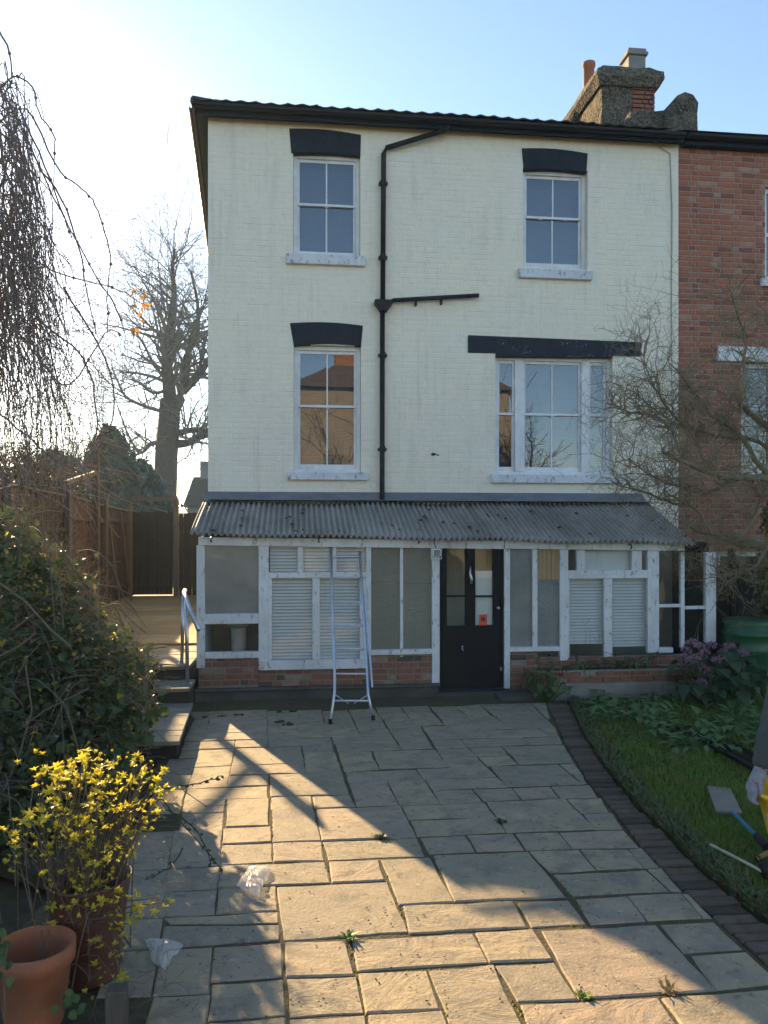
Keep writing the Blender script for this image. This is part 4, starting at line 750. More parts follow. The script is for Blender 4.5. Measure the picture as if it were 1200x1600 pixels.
def slab_stone(poly, zt, th=0.045, gap=-0.001):
    n = len(poly); cx = sum(p[0] for p in poly)/n; cy = sum(p[1] for p in poly)/n
    if sum(poly[i][0]*poly[(i+1)%n][1]-poly[(i+1)%n][0]*poly[i][1] for i in range(n)) < 0: poly = poly[::-1]
    inn = []
    for i in range(n):                                # inset by the joint
        p0, p1, p2 = Vector(poly[i-1]), Vector(poly[i]), Vector(poly[(i+1)%n])
        a = (p1-p0).normalized(); b = (p2-p1).normalized(); na = Vector((-a.y,a.x)); nb_ = Vector((-b.y,b.x)); dt = na.x*nb_.y-na.y*nb_.x
        ga, gb = [(gap+(0.0035*abs(e_.x)-0.0045*abs(e_.y))*(gap < 0)) for e_ in (a, b)]
        inn.append(p1+(Vector(((ga*nb_.y-gb*na.y)/dt, (na.x*gb-nb_.x*ga)/dt)) if abs(dt) > 0.35 else (na+nb_)*0.5*gap))
    ring = []
    for i in range(n):
        p, q = inn[i], inn[(i+1)%n]; L_ = (q-p).length; k = max(2, min(6, int(L_/0.12)))
        d = (q-p).normalized() if L_ > 1e-5 else Vector((1,0)); nn = Vector((-d.y,d.x))
        for j in range(k):
            ring.append(p+(q-p)*(j/k)+nn*(rs_.uniform(-0.003,0.007) if j else 0.004))
    m = len(ring); c = Vector((cx,cy)); b = MB(); tx, ty = rs_.uniform(-.006,.006), rs_.uniform(-.006,.006)
    zf = lambda p: zt+tx*(p.x-cx)+ty*(p.y-cy)
    b.v += [(p.x,p.y,zt-th) for p in ring]+[(p.x,p.y,zf(p)-0.009+rs_.uniform(-.002,.002)) for p in ring]
    in1 = [p+(c-p).normalized()*0.010 for p in ring]; b.v += [(p.x,p.y,zf(p)+rs_.uniform(-.0025,.001)) for p in in1]
    for r in range(2):
        for k in range(m): b.f.append((r*m+k, r*m+(k+1)%m, (r+1)*m+(k+1)%m, (r+1)*m+k))
    b.f.append(tuple(2*m+k for k in range(m))); return b
n_st = 0
for ent in ST.replace('\n', ';').split(';'):
    tk = ent.split(); ox, oy, sc_ = CR[tk[0]]; nm = [float(v_) for v_ in tk[1:]]
    poly = [G(ox+nm[i]*sc_, oy+nm[i+1]*sc_) for i in range(0, 8, 2)]
    slab_stone(poly, rs_.uniform(-0.003,0.003)).build('paving_stone', M['stone'], patio); n_st += 1
xr = [-1.6,-0.9,-0.3,0.4,1.1,1.7,2.3,3.0]             # rows behind and below the frame
for i, y in enumerate((-8.35,-9.0,-9.65)):
    for j in range(len(xr)-1):
        o_ = 0.17*(i % 2); slab_stone([(xr[j]+o_,y),(xr[j+1]+o_,y),(xr[j+1]+o_,y-0.62),(xr[j]+o_,y-0.62)], 0.0).build('paving_stone', M['stone'], patio)
# moss and weeds standing in the joints
def tuft(name, px, py, n, h, mat, label, cat, spread=0.06, wide=0.012, seed=0):
    r = random.Random(seed); x, y = G(px, py); b = MB()
    for k in range(n):
        a = r.uniform(0, 6.28); d = r.uniform(0, spread); ln = h*r.uniform(0.5, 1); le = r.uniform(0.4, 1.3)
        p0 = Vector((x+d*0.25*math.cos(a), y+d*0.25*math.sin(a), -0.012)); p1 = p0+Vector((math.cos(a)*ln*le*0.5, math.sin(a)*ln*le*0.5, ln*0.6)); p2 = p0+Vector((math.cos(a)*ln*le*1.1, math.sin(a)*ln*le*1.1, ln*0.75))
        sd = Vector((-math.sin(a), math.cos(a), 0))*wide
        b.add([p0-sd*0.4, p0+sd*0.4, p1+sd, p1-sd, p2], [(0,1,2,3),(3,2,4)])
    return tag(b.build(name, mat), label, cat)
tuft('weed', 545, 1466, 34, 0.055, M['ground'], 'spiky green weed in the sunlit joint near the plastic bag', 'weed', 0.09, 0.007, 1)
tuft('weed', 597, 1309, 40, 0.045, M['berg'], 'dark weed in a joint at the shadow edge mid patio', 'weed', 0.12, 0.010, 2)
tuft('weed', 783, 1284, 26, 0.04, M['berg'], 'small dark weed at a slab corner in the shade', 'weed', 0.08, 0.010, 3)
tuft('weed', 912, 1557, 40, 0.035, M['grass'], 'bright green grass tuft in the joint at lower right', 'weed', 0.08, 0.006, 4)
tuft('dead_grass_tuft', 1045, 1548, 30, 0.06, M['straw'], 'dry straw tuft at the slab corner by the edging', 'grass tuft', 0.12, 0.006, 5)
mo = MB(); rm = random.Random(9)
for (x0,y0),(x1,y1),n in [((424,1240),(429,1350),60),((495,1262),(510,1370),60),((600,1340),(640,1460),60),((545,1475),(575,1590),50),((693,1530),(700,1590),40),((800,1560),(830,1600),40),((880,1490),(905,1560),40),((1040,1560),(1070,1600),25),((560,1522),(700,1512),40),((860,1440),(930,1448),30),((845,1330),(925,1440),60)]:
    for k in range(n):
        f = rm.random(); x, y = G(x0+(x1-x0)*f+rm.gauss(0,2), y0+(y1-y0)*f+rm.gauss(0,1)); r = rm.uniform(0.004,0.011)
        mo.add([(x-r,y-r,-0.012),(x+r,y-r,-0.012),(x+r,y+r,-0.012),(x-r,y+r,-0.012),(x,y,-0.012+r*1.2)], [(0,1,4),(1,2,4),(2,3,4),(3,0,4)])
o = stuff(mo.build('joint_moss', leaf_mat('yellow moss', (0.16,0.14,0.02), (0.22,0.18,0.03), 0.1, 0.9))); o['label'] = 'yellow green moss filling the paving joints'; o['category'] = 'moss'
for i, (px, py, r) in enumerate([(452,1132,0.045),(437,1128,0.03),(372,1118,0.035),(345,1120,0.025),(457,1112,0.03),(436,1113,0.02),(320,1121,0.02)]):
    x, y = G(px, py); b = MB(); q = random.Random(i)
    for k in range(9):
        a = q.uniform(0,6.28); d = q.uniform(0,r); b.lathe([(0,0.02*q.uniform(.4,1)),(r*.45,0.008),(r*.5,-0.004)], (x+d*math.cos(a)*1.6,y+d*math.sin(a),0.004), 5)
    lab = ['largest black moss clump fallen below the left lean-to window', 'small black moss clump beside the largest one', 'black moss clump nearest the plinth left end', 'black moss crumb left of the plinth clump', 'dark moss clump against the plinth by the ladder', 'dark moss crumb against the plinth', 'dark moss crumb beside the timber step'][i]
    tag(b.build('moss_clump', M['soil']), lab, 'moss')

def along(P, y):                                       # x of a polyline at world y
    for (x0,y0),(x1,y1) in zip(P, P[1:]):
        if y1 <= y <= y0: return x0+(x1-x0)*(y-y0)/(y1-y0)
    return P[0][0] if y > P[0][1] else P[-1][0]
EL_ = [G(*q) for q in [(851,1094),(881,1161),(919,1224),(952,1260),(1000,1323),(1061,1387),(1118,1437),(1198,1509)]]
cb_ = MB(); rc_ = random.Random(77)
for k in range(520):                                   # crumbs of dirt and leaf blown over the slabs
    if k < 220: px, py = rc_.uniform(305,850), 1096+abs(rc_.gauss(0,14))
    else: px, py = rc_.uniform(260,1060), rc_.uniform(1110,1590)
    x, y = G(px, py)
    if x > along(EL_, y)-0.03: continue
    r = rc_.uniform(0.003,0.009)*(1.5 if k < 220 else 1); a = rc_.uniform(0,3.14); c, s_ = math.cos(a)*r, math.sin(a)*r
    cb_.add([(x-c,y-s_,0.004),(x+s_*.6,y-c*.6,0.004),(x+c,y+s_,0.004),(x-s_*.6,y+c*.6,0.004),(x,y,0.004+r*0.7)], [(0,1,4),(1,2,4),(2,3,4),(3,0,4)])
o = stuff(cb_.build('dirt_crumbs', M['soil'])); o['label'] = 'dark crumbs of dirt scattered over the paving'; o['category'] = 'dirt'

# ------------------------------------------------------------------ brick edging and flower border
EL = [G(*q) for q in [(851,1094),(881,1161),(919,1224),(952,1260),(1000,1323),(1061,1387),(1118,1437),(1198,1509)]]
ER = [G(*q) for q in [(886,1094),(912,1150),(958,1215),(1000,1265),(1040,1303),(1078,1342),(1137,1393),(1203,1446)]]
EL.append((EL[-1][0]+0.75, EL[-1][1]-0.75)); ER.append((ER[-1][0]+0.7, ER[-1][1]-0.7))
def along(P, y):                                       # x of a polyline at world y
    for (x0,y0),(x1,y1) in zip(P, P[1:]):
        if y1 <= y <= y0: return x0+(x1-x0)*(y-y0)/(y1-y0)
    return P[0][0] if y > P[0][1] else P[-1][0]
eb = MB(); eb.prism((EL+ER[::-1]), -0.06, -0.022); edging = struct(eb.build('brick_edging', M['joint']))
y = EL[0][1]-0.005; re_ = random.Random(4)
while y > EL[-1][1]+0.1:
    a, b = along(EL, y)+0.012, along(ER, y)-0.005; a2, b2 = along(EL, y-0.095)+0.012, along(ER, y-0.095)-0.005
    j = re_.uniform(-.012,.012); zt_ = re_.uniform(-0.006,0.006); yy = y
    poly = [(a,yy),(b+j,yy-0.0),(b2+j,yy-0.094),(a2,yy-0.094)]
    slab_stone(poly, zt_, 0.05, 0.002).build('edging_brick', M['edge'], edging); y -= 0.102
# lawn
LX = [(x+0.03, y_) for x, y_ in ER]
lw = MB(); far = 9.5
lw.prism(LX+[(far,LX[-1][1]),(far,LX[0][1]+0.1),(LX[0][0],LX[0][1]+0.1)], -0.07, -0.005); lawn = struct(lw.build('lawn', M['lawn']))
def blades(n, fn, h, mat, name, parent=None, wide=0.0035, lean_=0.5, seed=1):
    r = np.random.default_rng(seed); V = np.zeros((n,5,3)); pos = fn(n, r)
    a = r.uniform(0, 6.283, n); hh = h*r.uniform(0.45, 1.15, n)*pos[:,3]; le = r.uniform(0.1, lean_, n)*hh
    dx, dy = np.cos(a), np.sin(a); sx, sy = -dy*wide, dx*wide
    for k, (u, wv, z) in enumerate([(0,-1,0),(0,1,0),(0.35,0.8,0.6),(0.35,-0.8,0.6),(1,0,1)]):
        V[:,k,0] = pos[:,0]+dx*le*u+sx*wv; V[:,k,1] = pos[:,1]+dy*le*u+sy*wv; V[:,k,2] = pos[:,2]+hh*z
    me = bpy.data.meshes.new(name); base = (np.arange(n)*5)[:,None]
    F = np.concatenate([base+np.array([0,1,2]), base+np.array([0,2,3]), base+np.array([3,2,4])], axis=1).reshape(-1,3)
    me.from_pydata(V.reshape(-1,3).tolist(), [], F.tolist()); return obj(name, me, mat, parent)
def lawn_pts(n, r):
    out = []
    while len(out) < n:
        px = r.uniform(900, 1330); py = r.uniform(1088, 1500); x, y_ = G(px, py)
        if y_ > LX[0][1] or y_ < LX[-1][1] or x < along(LX, y_)+0.10: continue
        t = 1-0.35*math.exp(-((x-along(LX,y_)-0.1)/0.12)**2)
        out.append((x, y_, -0.005, t*(0.7+0.6*mnoise.noise(Vector((x*2.2,y_*2.2,0)))**1 if True else 1)))
    return np.array(out)
o = stuff(blades(52000, lawn_pts, 0.06, M['grass'], 'grass', wide=0.0032, lean_=0.8)); o['label'] = 'short green grass of the small lawn'; o['category'] = 'grass'
def litter_pts(n, r):
    out = []
    for k in range(n):
        f = r.uniform(0, 1)**1.0; y_ = LX[0][1]+(LX[-1][1]-LX[0][1])*f; x = along(LX, y_)+abs(r.normal(0.03, 0.06)); out.append((x, y_, 0.0, 1))
    return np.array(out)
o = stuff(blades(5200, litter_pts, 0.05, M['straw'], 'border_litter', wide=0.005, lean_=2.2, seed=5)); o['label'] = 'dry dead stems and litter along the lawn edge'; o['category'] = 'plant litter'
o = stuff(blades(2600, litter_pts, 0.07, M['ivy'], 'border_weeds', wide=0.009, lean_=1.4, seed=6)); o['label'] = 'low green weeds along the lawn edge'; o['category'] = 'weeds'
sb = MB(); rq = random.Random(8)
for k in range(900):
    f = rq.random(); y_ = LX[0][1]+(LX[-1][1]-LX[0][1])*f; x = along(LX, y_)+abs(rq.gauss(0.0,0.07)); r = rq.uniform(0.006,0.02)
    sb.add([(x-r,y_-r,-0.01),(x+r,y_-r*rq.random(),-0.01),(x+r,y_+r,-0.01),(x-r*rq.random(),y_+r,-0.01),(x,y_,r*1.3)], [(0,1,4),(1,2,4),(2,3,4),(3,0,4)])
o = stuff(sb.build('soil_crumbs', M['soil'])); o['label'] = 'dark soil clods along the lawn edge'; o['category'] = 'soil'

# ------------------------------------------------------------------ raised brick bed in front of the lean-to
bx0, by0 = G(836, 1091); bx1, _ = G(1120, 1088); by0 = -1.55
bed = thing('raised_planting_bed', 'low brick and concrete raised bed under the right lean-to windows', 'planter', ((bx0+bx1)/2, by0, 0))
jitter_mesh(MB().box(bx0, bx1, by0, by0+0.12, -0.05, 0.19).build('concrete_base', M['concp'], bed, bevel=0.01), 0.012, 4, 4)
core = MB().box(bx0, bx1, by0+0.03, by0+0.12, 0.188, 0.335).build('brick_wall', M['mortar'], bed)
lay_bricks(core, bx0, bx1, 0.19, 0.335, by0+0.03, [], M['redold'], proud=0.02, jt=0.014, jit=0.006, bond='stretcher')
MB().box(bx0, bx0+0.12, by0+0.122, LY-0.005, -0.05, 0.30).build('end_wall', M['redold'], bed)
MB().box(bx0+0.05, bx1, by0+0.121, LY-0.003, -0.05, 0.29).build('soil_fill', M['soil'], bed)
MB().slab([(bx0-0.45,-0.05),(bx0,-0.05),(bx0,0.05),(bx0-0.2,0.045),(bx0-0.45,0.02)], by0-0.02, LY-0.06).build('concrete_lip', M['conc'], bed)

# ------------------------------------------------------------------ timber steps and side passage
SX = -1.27
passage = struct(MB().box(-4.05, XL-0.02, 0.16, 12, -0.08, 0.475).build('side_passage', M['riser']))
for k in range(9):
    y0 = 0.17+k*0.95; ln = 0.945
    MB().box(-4.03, XL-0.03-SLANT*y0, y0, y0+ln, 0.476, 0.53+random.uniform(-.004,.004)).build('passage_board', M['decky'], passage, bevel=0.006)
steps = thing('timber_steps', 'weathered timber steps rising to the side passage left of lean-to', 'steps', (-1.7,-2.6,0))
def tread(name, x0, x1, y0, y1, z, nb_, skew=0.0, th=0.04):
    d = (y1-y0)/nb_
    for k in range(nb_):
        a, b = y0+k*d+0.004, y0+(k+1)*d-0.004
        MB().prism([(x0,a),(x1-skew*(a-y0),a),(x1-skew*(b-y0),b),(x0,b)], z-th, z+random.uniform(-.003,.003)).build(name, M['deck'], steps, bevel=0.004)
tread('tread_board', -2.75, -1.05, -3.70, -2.06, 0.17, 8, 0.05)
tread('tread_board', -2.75, SX+0.10, -2.10, -1.55, 0.34, 3)
tread('tread_board', -2.75, SX+0.04, -1.60, 0.12, 0.505, 9)
MB().prism([(-2.7,-3.66),(-1.08,-3.66),(-1.17,-2.0),(-2.7,-2.0)], -0.05, 0.13).build('riser', M['riser'], steps)
MB().box(-2.7, SX+0.08, -2.06, -1.5, -0.05, 0.298).build('riser', M['riser'], steps); MB().box(-2.7, SX+0.02, -1.57, 0.14, -0.05, 0.463).build('riser', M['riser'], steps)
rail = thing('handrail', 'galvanised tube handrail beside the timber steps', 'handrail', (-1.25,-1.8,0.34))
def ground_t(px, py, z): d = ray(px, py); return (z-CAM.z)/d.z
t1 = ground_t(293, 1069, 0.345); t2 = ground_t(284, 1037, 0.51)
p1 = T(293,1069,t1); p1t = T(291,934,t1); p2 = T(284,1037,t2); p2t = T(287,926,t2); pe = T(310,984,t1*0.955)
MB().tube([p1,p1t], 0.021, 10).build('post', M['steel'], rail, smooth=True); MB().tube([p2,p2t], 0.021, 10).build('post', M['steel'], rail, smooth=True)
MB().tube([p2t+Vector((0,0.12,0.02)), p2t, p1t, pe], 0.025, 10).build('top_rail', M['steel'], rail, smooth=True)
for p in (p1, p2): MB().box(p.x-0.05, p.x+0.05, p.y-0.05, p.y+0.05, p.z-0.001, p.z+0.008).build('foot_plate', M['steel'], rail)

# ------------------------------------------------------------------ fence, gate
FX = -4.0; rf = random.Random(14)
def fence_run(y0, y1, zb, zt0, zt1, mat, label, face=+1, bw=0.125, posts=True):
    t = thing('timber_fence', label, 'fence', (FX,(y0+y1)/2,zb)); y = y0; n = 0
    while y < y1-0.02:
        yb_ = min(y+bw, y1); f = (y-y0)/(y1-y0); z1 = zt0+(zt1-zt0)*f+rf.uniform(-.012,.012)
        MB().prism([(FX-0.012+0.006*(n%2),y+0.003),(FX+0.008+0.008*(n%2),y+0.003),(FX+0.012+0.008*(n%2),yb_+0.012),(FX-0.004+0.006*(n%2),yb_+0.012)], zb, z1).build('fence_board', mat, t); y += bw; n += 1
    for hz in ((0.35, 1.1, 1.85) if zt0-zb > 2 else (0.3, 1.0)): MB().beam((FX+0.045,y0,zb+hz), (FX+0.045,y1,zb+hz+(zt1-zt0)*0.5), 0.05, 0.07).build('arris_rail', mat, t)
    MB().beam((FX+0.02,y0,zt0+0.02), (FX+0.02,y1,zt1+0.02), 0.09, 0.035).build('capping', M['fpale'], t)
    for yy in (y0+0.03, y1-0.03):
        if posts: MB().box(FX+0.02, FX+0.12, yy-0.05, yy+0.05, zb-0.3, zt0+0.10).build('fence_post', M['fpale'], t, bevel=0.006)
    return t
ztop = lambda px, py, y: Q(px, py, y)[1]
fence_run(5.9, 8.45, 0.5, 2.62, 2.56, M['fence'], 'reddish brown timber fence panel next to the gate')
fence_run(3.2, 5.9, 0.5, 2.72, 2.62, M['fence'], 'reddish brown timber fence panel left of the tall post')
fence_run(0.3, 3.2, 0.3, 2.74, 2.70, M['fenced'], 'dark grey fence panel partly behind the brambles')
fence_run(-9.0, 0.3, 0.0, 1.35, 1.45, M['fenced'], 'long low dark fence hidden behind the hanging vine and brambles')
tp = thing('tall_fence_post', 'tall weathered post rising above the left fence', 'post', (FX+0.12,4.9,0.4)); x_, z_ = FX+0.14, Q(120,706,4.9)[1]
MB().box(x_-0.05, x_+0.05, 4.85, 4.95, 0.4, z_).build('post_shaft', M['fpale'], tp, bevel=0.008); MB().box(x_-0.07, x_+0.07, 4.83, 4.97, z_, z_+0.04).build('post_cap', M['fpale'], tp)
MB().beam((x_,4.9,z_-0.4), (x_+0.05,2.6,z_-0.75), 0.06, 0.08).build('brace', M['fpale'], tp)
for px, lab in [(150,'slim leaning pole against the brown fence, left one'), (168,'slim leaning pole against the brown fence, right one')]:
    yq = 6.0 if px == 150 else 7.2; x0_, z0_ = Q(px+18-4, 915, yq); tag(MB().tube([(FX+0.35,yq,0.53),(FX+0.07,yq+0.15,2.55)], 0.022, 7).build('garden_pole', M['fpale']), lab, 'pole')
GY = 8.55; gx0, gx1 = Q(207,870,GY)[0], Q(270,870,GY)[0]; gz1 = Q(235,800,GY)[1]
gate = thing('garden_gate', 'dark ledged and braced timber gate closing the side passage', 'gate', ((gx0+gx1)/2,GY,0.53)); nb_ = 9
for k in range(nb_):
    a = gx0+(gx1-gx0)*k/nb_; MB().box(a+0.002, a+(gx1-gx0)/nb_-0.002, GY-0.011, GY+0.011, 0.56, gz1+rf.uniform(-.01,.01)).build('gate_board', M['fenced'], gate)
for z in (0.75, 1.55, gz1-0.18): MB().box(gx0+0.01, gx1-0.01, GY-0.04, GY-0.012, z-0.05, z+0.05).build('ledge', M['fenced'], gate)
for (za, zb_) in ((0.8,1.5),(1.6,gz1-0.24)): MB().beam((gx1-0.05 if za > 1 else gx0+0.05,GY-0.028,za), (gx0+0.05 if za > 1 else gx1-0.05,GY-0.028,zb_), 0.03, 0.09, up=(0,1,0)).build('brace', M['fenced'], gate)
gp = thing('gate_post', 'pale timber post between the gate and the end fence', 'post', (gx1+0.08,GY,0.5)); MB().box(gx1+0.02, gx1+0.14, GY-0.06, GY+0.06, 0.4, gz1+0.1).build('post_shaft', M['fpale'], gp, bevel=0.008)
MB().box(gx1+0.01, gx1+0.15, GY-0.07, GY+0.07, gz1+0.1, gz1+0.13).build('post_cap', M['fpale'], gp)
a, b = Q(196,776,GY)[0], Q(276,776,GY)[0]; tag(MB().beam((a,GY+0.1,gz1+0.33), (b,GY+0.1,gz1+0.33), 0.07, 0.09).build('gate_beam', M['fpale']), 'horizontal timber beam spanning above the gate', 'beam')
for xx, lab in ((a+0.05,'left'),(b-0.05,'right')): tag(MB().box(xx-0.045, xx+0.045, GY+0.14, GY+0.22, 0.4, gz1+0.38).build('beam_post', M['fpale']), f'{lab} upright carrying the beam over the gate', 'post')
ef = thing('end_fence', 'dark close-boarded fence between the gate post and the house', 'fence', (-2.4,GY,0.5)); x = gx1+0.15; k = 0
while x < XL-8*SLANT+0.2:
    MB().box(x, x+0.10, GY-0.01+0.01*(k%2), GY+0.01+0.01*(k%2), 0.5, gz1-0.02+rf.uniform(-.01,.01)).build('fence_board', M['fenced'], ef); x += 0.103; k += 1
for z in (1.0, 1.65, 2.3): MB().box(gx1+0.15, XL-0.3, GY-0.06, GY-0.012, z-0.04, z+0.04).build('arris_rail', M['fenced'], ef)
# dark fence on the right and water butt
rfz = Q(1150,884,-0.35)[1]; rfn = thing('dark_side_fence', 'black stained fence behind the green water butt', 'fence', (6.8,-0.35,0)); x = xe1+0.03
while x < 9.0:
    MB().box(x, x+0.145, -0.36, -0.34, 0.0, rfz+random.uniform(-.01,.01)).build('fence_board', M['riser'], rfn); x += 0.148
for z in (0.4, 1.3): MB().box(xe1+0.03, 9.0, -0.40, -0.362, z-0.04, z+0.04).build('arris_rail', M['riser'], rfn)
x_ = Q(1146,900,-0.5)[0]; tag(MB().tube([(x_,-0.45,0),(x_,-0.45,rfz+0.25)], 0.055, 10).build('black_pipe', M['black']), 'black upright pipe in front of the dark fence at right', 'pipe')
wx, wz = Q(1173, 1000, -1.2)
wb = thing('water_butt', 'green ribbed plastic water butt beside the lean-to', 'water butt', (wx,-1.2,0)); zt_ = Q(1173,967,-1.2)[1]
MB().lathe([(0.0,0.0),(0.27,0.0),(0.30,0.15),(0.345,zt_-0.42),(0.352,zt_-0.40),(0.352,zt_-0.37),(0.34,zt_-0.35),(0.345,zt_-0.22),(0.36,zt_-0.20),(0.36,zt_-0.17),(0.335,zt_-0.15),(0.325,zt_-0.03)], (wx,-1.2,0), 36).build('barrel', M['butt'], wb, smooth=True)
MB().lathe([(0.345,zt_-0.06),(0.345,zt_-0.01),(0.32,zt_),(0.1,zt_+0.015),(0,zt_+0.015)], (wx,-1.2,0), 36).build('lid', M['butt'], wb, smooth=True)

# ------------------------------------------------------------------ plant helpers
def leaf(l=0.05, w=0.03, fold=0.25, curl=0.2, rows=3, lobes=False):
    b = MB(); b.v.append((0,0,0))
    for i in range(1, rows+1):
        f = i/(rows+1); ww = w*0.5*math.sin(math.pi*f**0.8)*(1.25 if (lobes and i % 2) else 1); z = -curl*l*f*f; zz = z+fold*ww
        b.v += [(-ww, l*f, zz), (0, l*f, z), (ww, l*f, zz)]
    b.v.append((0, l, -curl*l)); n = len(b.v)-1
    b.f += [(0,2,1),(0,3,2)]
    for i in range(rows-1):
        a = 1+3*i; b.f += [(a,a+1,a+4,a+3),(a+1,a+2,a+5,a+4)]
    a = 1+3*(rows-1); b.f += [(a,a+1,n),(a+1,a+2,n)]
    return b
def rosette(n, l, w, rnd, up=0.5):
    b = MB()
    for k in range(n):
        lf = leaf(l*rnd.uniform(.7,1.1), w*rnd.uniform(.8,1.1), 0.3, rnd.uniform(0,0.4), 2)
        m = Euler((rnd.uniform(up-0.35,up+0.35),0,6.283*k/n+rnd.uniform(-.3,.3)), 'XYZ').to_matrix()
        # rotate leaf up about X, then about Z
        m = Matrix.Rotation(6.283*k/n+rnd.uniform(-.3,.3),3,'Z') @ Matrix.Rotation(rnd.uniform(up-0.4,up+0.5),3,'X')
        b.add([m @ Vector(v_) for v_ in lf.v], lf.f)
    return b
def rot_to(nrm, spin):
    q = Vector(nrm).to_track_quat('Z','Y'); return q.to_matrix() @ Matrix.Rotation(spin,3,'Z')
def scatter(parent, mbs, mats, mats4, name, rest_name, n_obj=300):
    """mats4: list of (Matrix 4x4, kind). nearest n_obj become parts, the rest one stuff part per kind."""
    cp = CAM; mats4 = sorted(mats4, key=lambda q: (q[0].translation-cp).length)
    mes = [b.mesh(name, True) for b in mbs]
    for me, mt in zip(mes, mats): me.materials.append(mt)
    for m, k in mats4[:n_obj]: obj(name, mes[k], None, parent, m=m)
    groups = {}
    for m, k in mats4[n_obj:]: groups.setdefault(mats[k].name, []).append((m, k))
    for mn, lst in groups.items():
        V = []; F = []; c = 0
        for m, k in lst:
            a = np.array(mbs[k].v); mm = np.array(m); V.append(a @ mm[:3,:3].T + mm[:3,3]); F += [tuple(i+c for i in f) for f in mbs[k].f]; c += len(a)
        me = bpy.data.meshes.new(rest_name); me.from_pydata(np.concatenate(V).tolist(), [], F)
        for p in me.polygons: p.use_smooth = True
        stuff(obj(rest_name, me, bpy.data.materials[mn], parent))
def inside(px, py, poly):
    r = False; j = len(poly)-1
    for i in range(len(poly)):
        (xi,yi),(xj,yj) = poly[i], poly[j]
        if (yi > py) != (yj > py) and px < (xj-xi)*(py-yi)/(yj-yi)+xi: r = not r
        j = i
    return r
def sample_poly(poly, rnd):
    xs = [p[0] for p in poly]; ys = [p[1] for p in poly]
    while True:
        x, y = rnd.uniform(min(xs),max(xs)), rnd.uniform(min(ys),max(ys))
        if inside(x, y, poly): return x, y
def twigs(mb, p, d, L_, r, lvl, rnd, wob=0.25, kids=4, up=0.1, n=4, ratio=0.55, seg=4, rmin=0.0015, spread=0.9):
    pts = [Vector(p)]; rad = [r]; d = Vector(d).normalized()
    for i in range(seg):
        d = (d+Vector((rnd.gauss(0,wob),rnd.gauss(0,wob),rnd.gauss(0,wob)+up))).normalized()
        pts.append(pts[-1]+d*(L_/seg)); rad.append(max(rmin, r*(1-0.75*(i+1)/seg)))
    mb.tube(pts, rad, n if lvl > 0 else 3, cap=False)
    if lvl <= 0: return
    for k in range(kids):
        i = rnd.randint(1, seg); q = pts[i]; dd = (pts[i]-pts[i-1]).normalized()
        sd = Vector((rnd.gauss(0,1),rnd.gauss(0,1),rnd.gauss(0,1))); sd = (sd-dd*sd.dot(dd)).normalized()
        twigs(mb, q, dd+sd*spread*rnd.uniform(.5,1.3), L_*ratio*rnd.uniform(.6,1.2), max(rmin, rad[i]*0.7), lvl-1, rnd, wob, kids, up, max(3,n-1), ratio, max(3,seg-1), rmin, spread)

# ------------------------------------------------------------------ background trees behind the gate
def px_tree(name, label, t, limbs, seed, tw=2.6, lvl=2, kids=4, conv=lambda x, y: (x, y), mat_t='bark', mat_c='ftwig', per=5, scale=1.0, rmin=0.011, up=0.18):
    rnd = random.Random(seed); first = limbs[0]; b0 = T(*conv(*first[0][0]), t); root = thing(name, label, 'tree', (b0.x,b0.y,-0.09)); trunk = MB(); crown = MB()
    for li, (pts, r0, r1) in enumerate(limbs):
        P = []; dt = 0
        for i, (x, y) in enumerate(pts):
            if li and i: dt += rnd.uniform(-1,1)*0.9*scale
            P.append(T(*conv(x,y), t+dt))
        if li == 0: P[0].z = -0.1
        Q_ = []                                        # smooth
        for i in range(len(P)-1):
            for k in range(3):
                f = k/3; a = P[max(i-1,0)]; b = P[i]; c = P[i+1]; e = P[min(i+2,len(P)-1)]
                Q_.append(0.5*((2*b)+(c-a)*f+(2*a-5*b+4*c-e)*f*f+(3*b-a-3*c+e)*f**3))
        Q_.append(P[-1]); n = len(Q_); rad = [(r0+(r1-r0)*i/(n-1))*t/FPX for i in range(n)]
        (trunk if r0 > 5 else crown).tube(Q_, rad, 8 if r0 > 5 else 5)
        if li == 0: continue
        for i in range(2, n):
            for k in range(per):
                dd = (Q_[i]-Q_[i-1]).normalized(); sd = Vector((rnd.gauss(0,1),rnd.gauss(0,1),rnd.gauss(0,0.6)+0.5)).normalized()
                twigs(crown, Q_[i], dd*0.5+sd, tw*rnd.uniform(.5,1.2)*scale, max(rmin,rad[i]*0.35), lvl, rnd, 0.2, kids, up, 4, 0.55, 3, rmin*rnd.uniform(.6,1), 0.9)
    trunk.build('trunk', M[mat_t], root, smooth=True); stuff(crown.build('crown', M[mat_c], root)); return root
cv = lambda x, y: (x*0.28333, 440+y*0.28333)
limbs = [([(905,1300),(915,1000),(930,800),(938,650)],19,16), ([(938,650),(930,560),(918,430),(935,330),(945,200),(960,60),(950,-80),(965,-180)],11,1.5), ([(955,720),(1010,600),(1025,480),(1040,380),(1085,290),(1090,120),(1050,-60)],10,1.2),
 ([(1010,600),(1090,520),(1140,450),(1190,370),(1230,240)],8,1.5), ([(985,895),(1050,885),(1100,850),(1190,855)],7,3), ([(990,835),(1060,820),(1190,832)],5.5,3), ([(895,715),(780,680),(690,630),(650,550),(615,470)],3.4,1), ([(925,600),(840,612),(775,560),(720,540)],3.2,1),
 ([(885,880),(825,900),(770,945),(700,830),(655,700)],4,0.9), ([(875,1080),(800,1060),(740,1040),(650,960),(540,780)],5,1), ([(912,300),(850,265),(780,262),(690,180)],3.5,0.8), ([(930,330),(870,150),(800,20),(740,-90)],3,0.8), ([(1040,380),(960,320),(900,120),(870,-120)],3,0.8), ([(770,945),(740,960),(690,960)],2.4,0.8)]
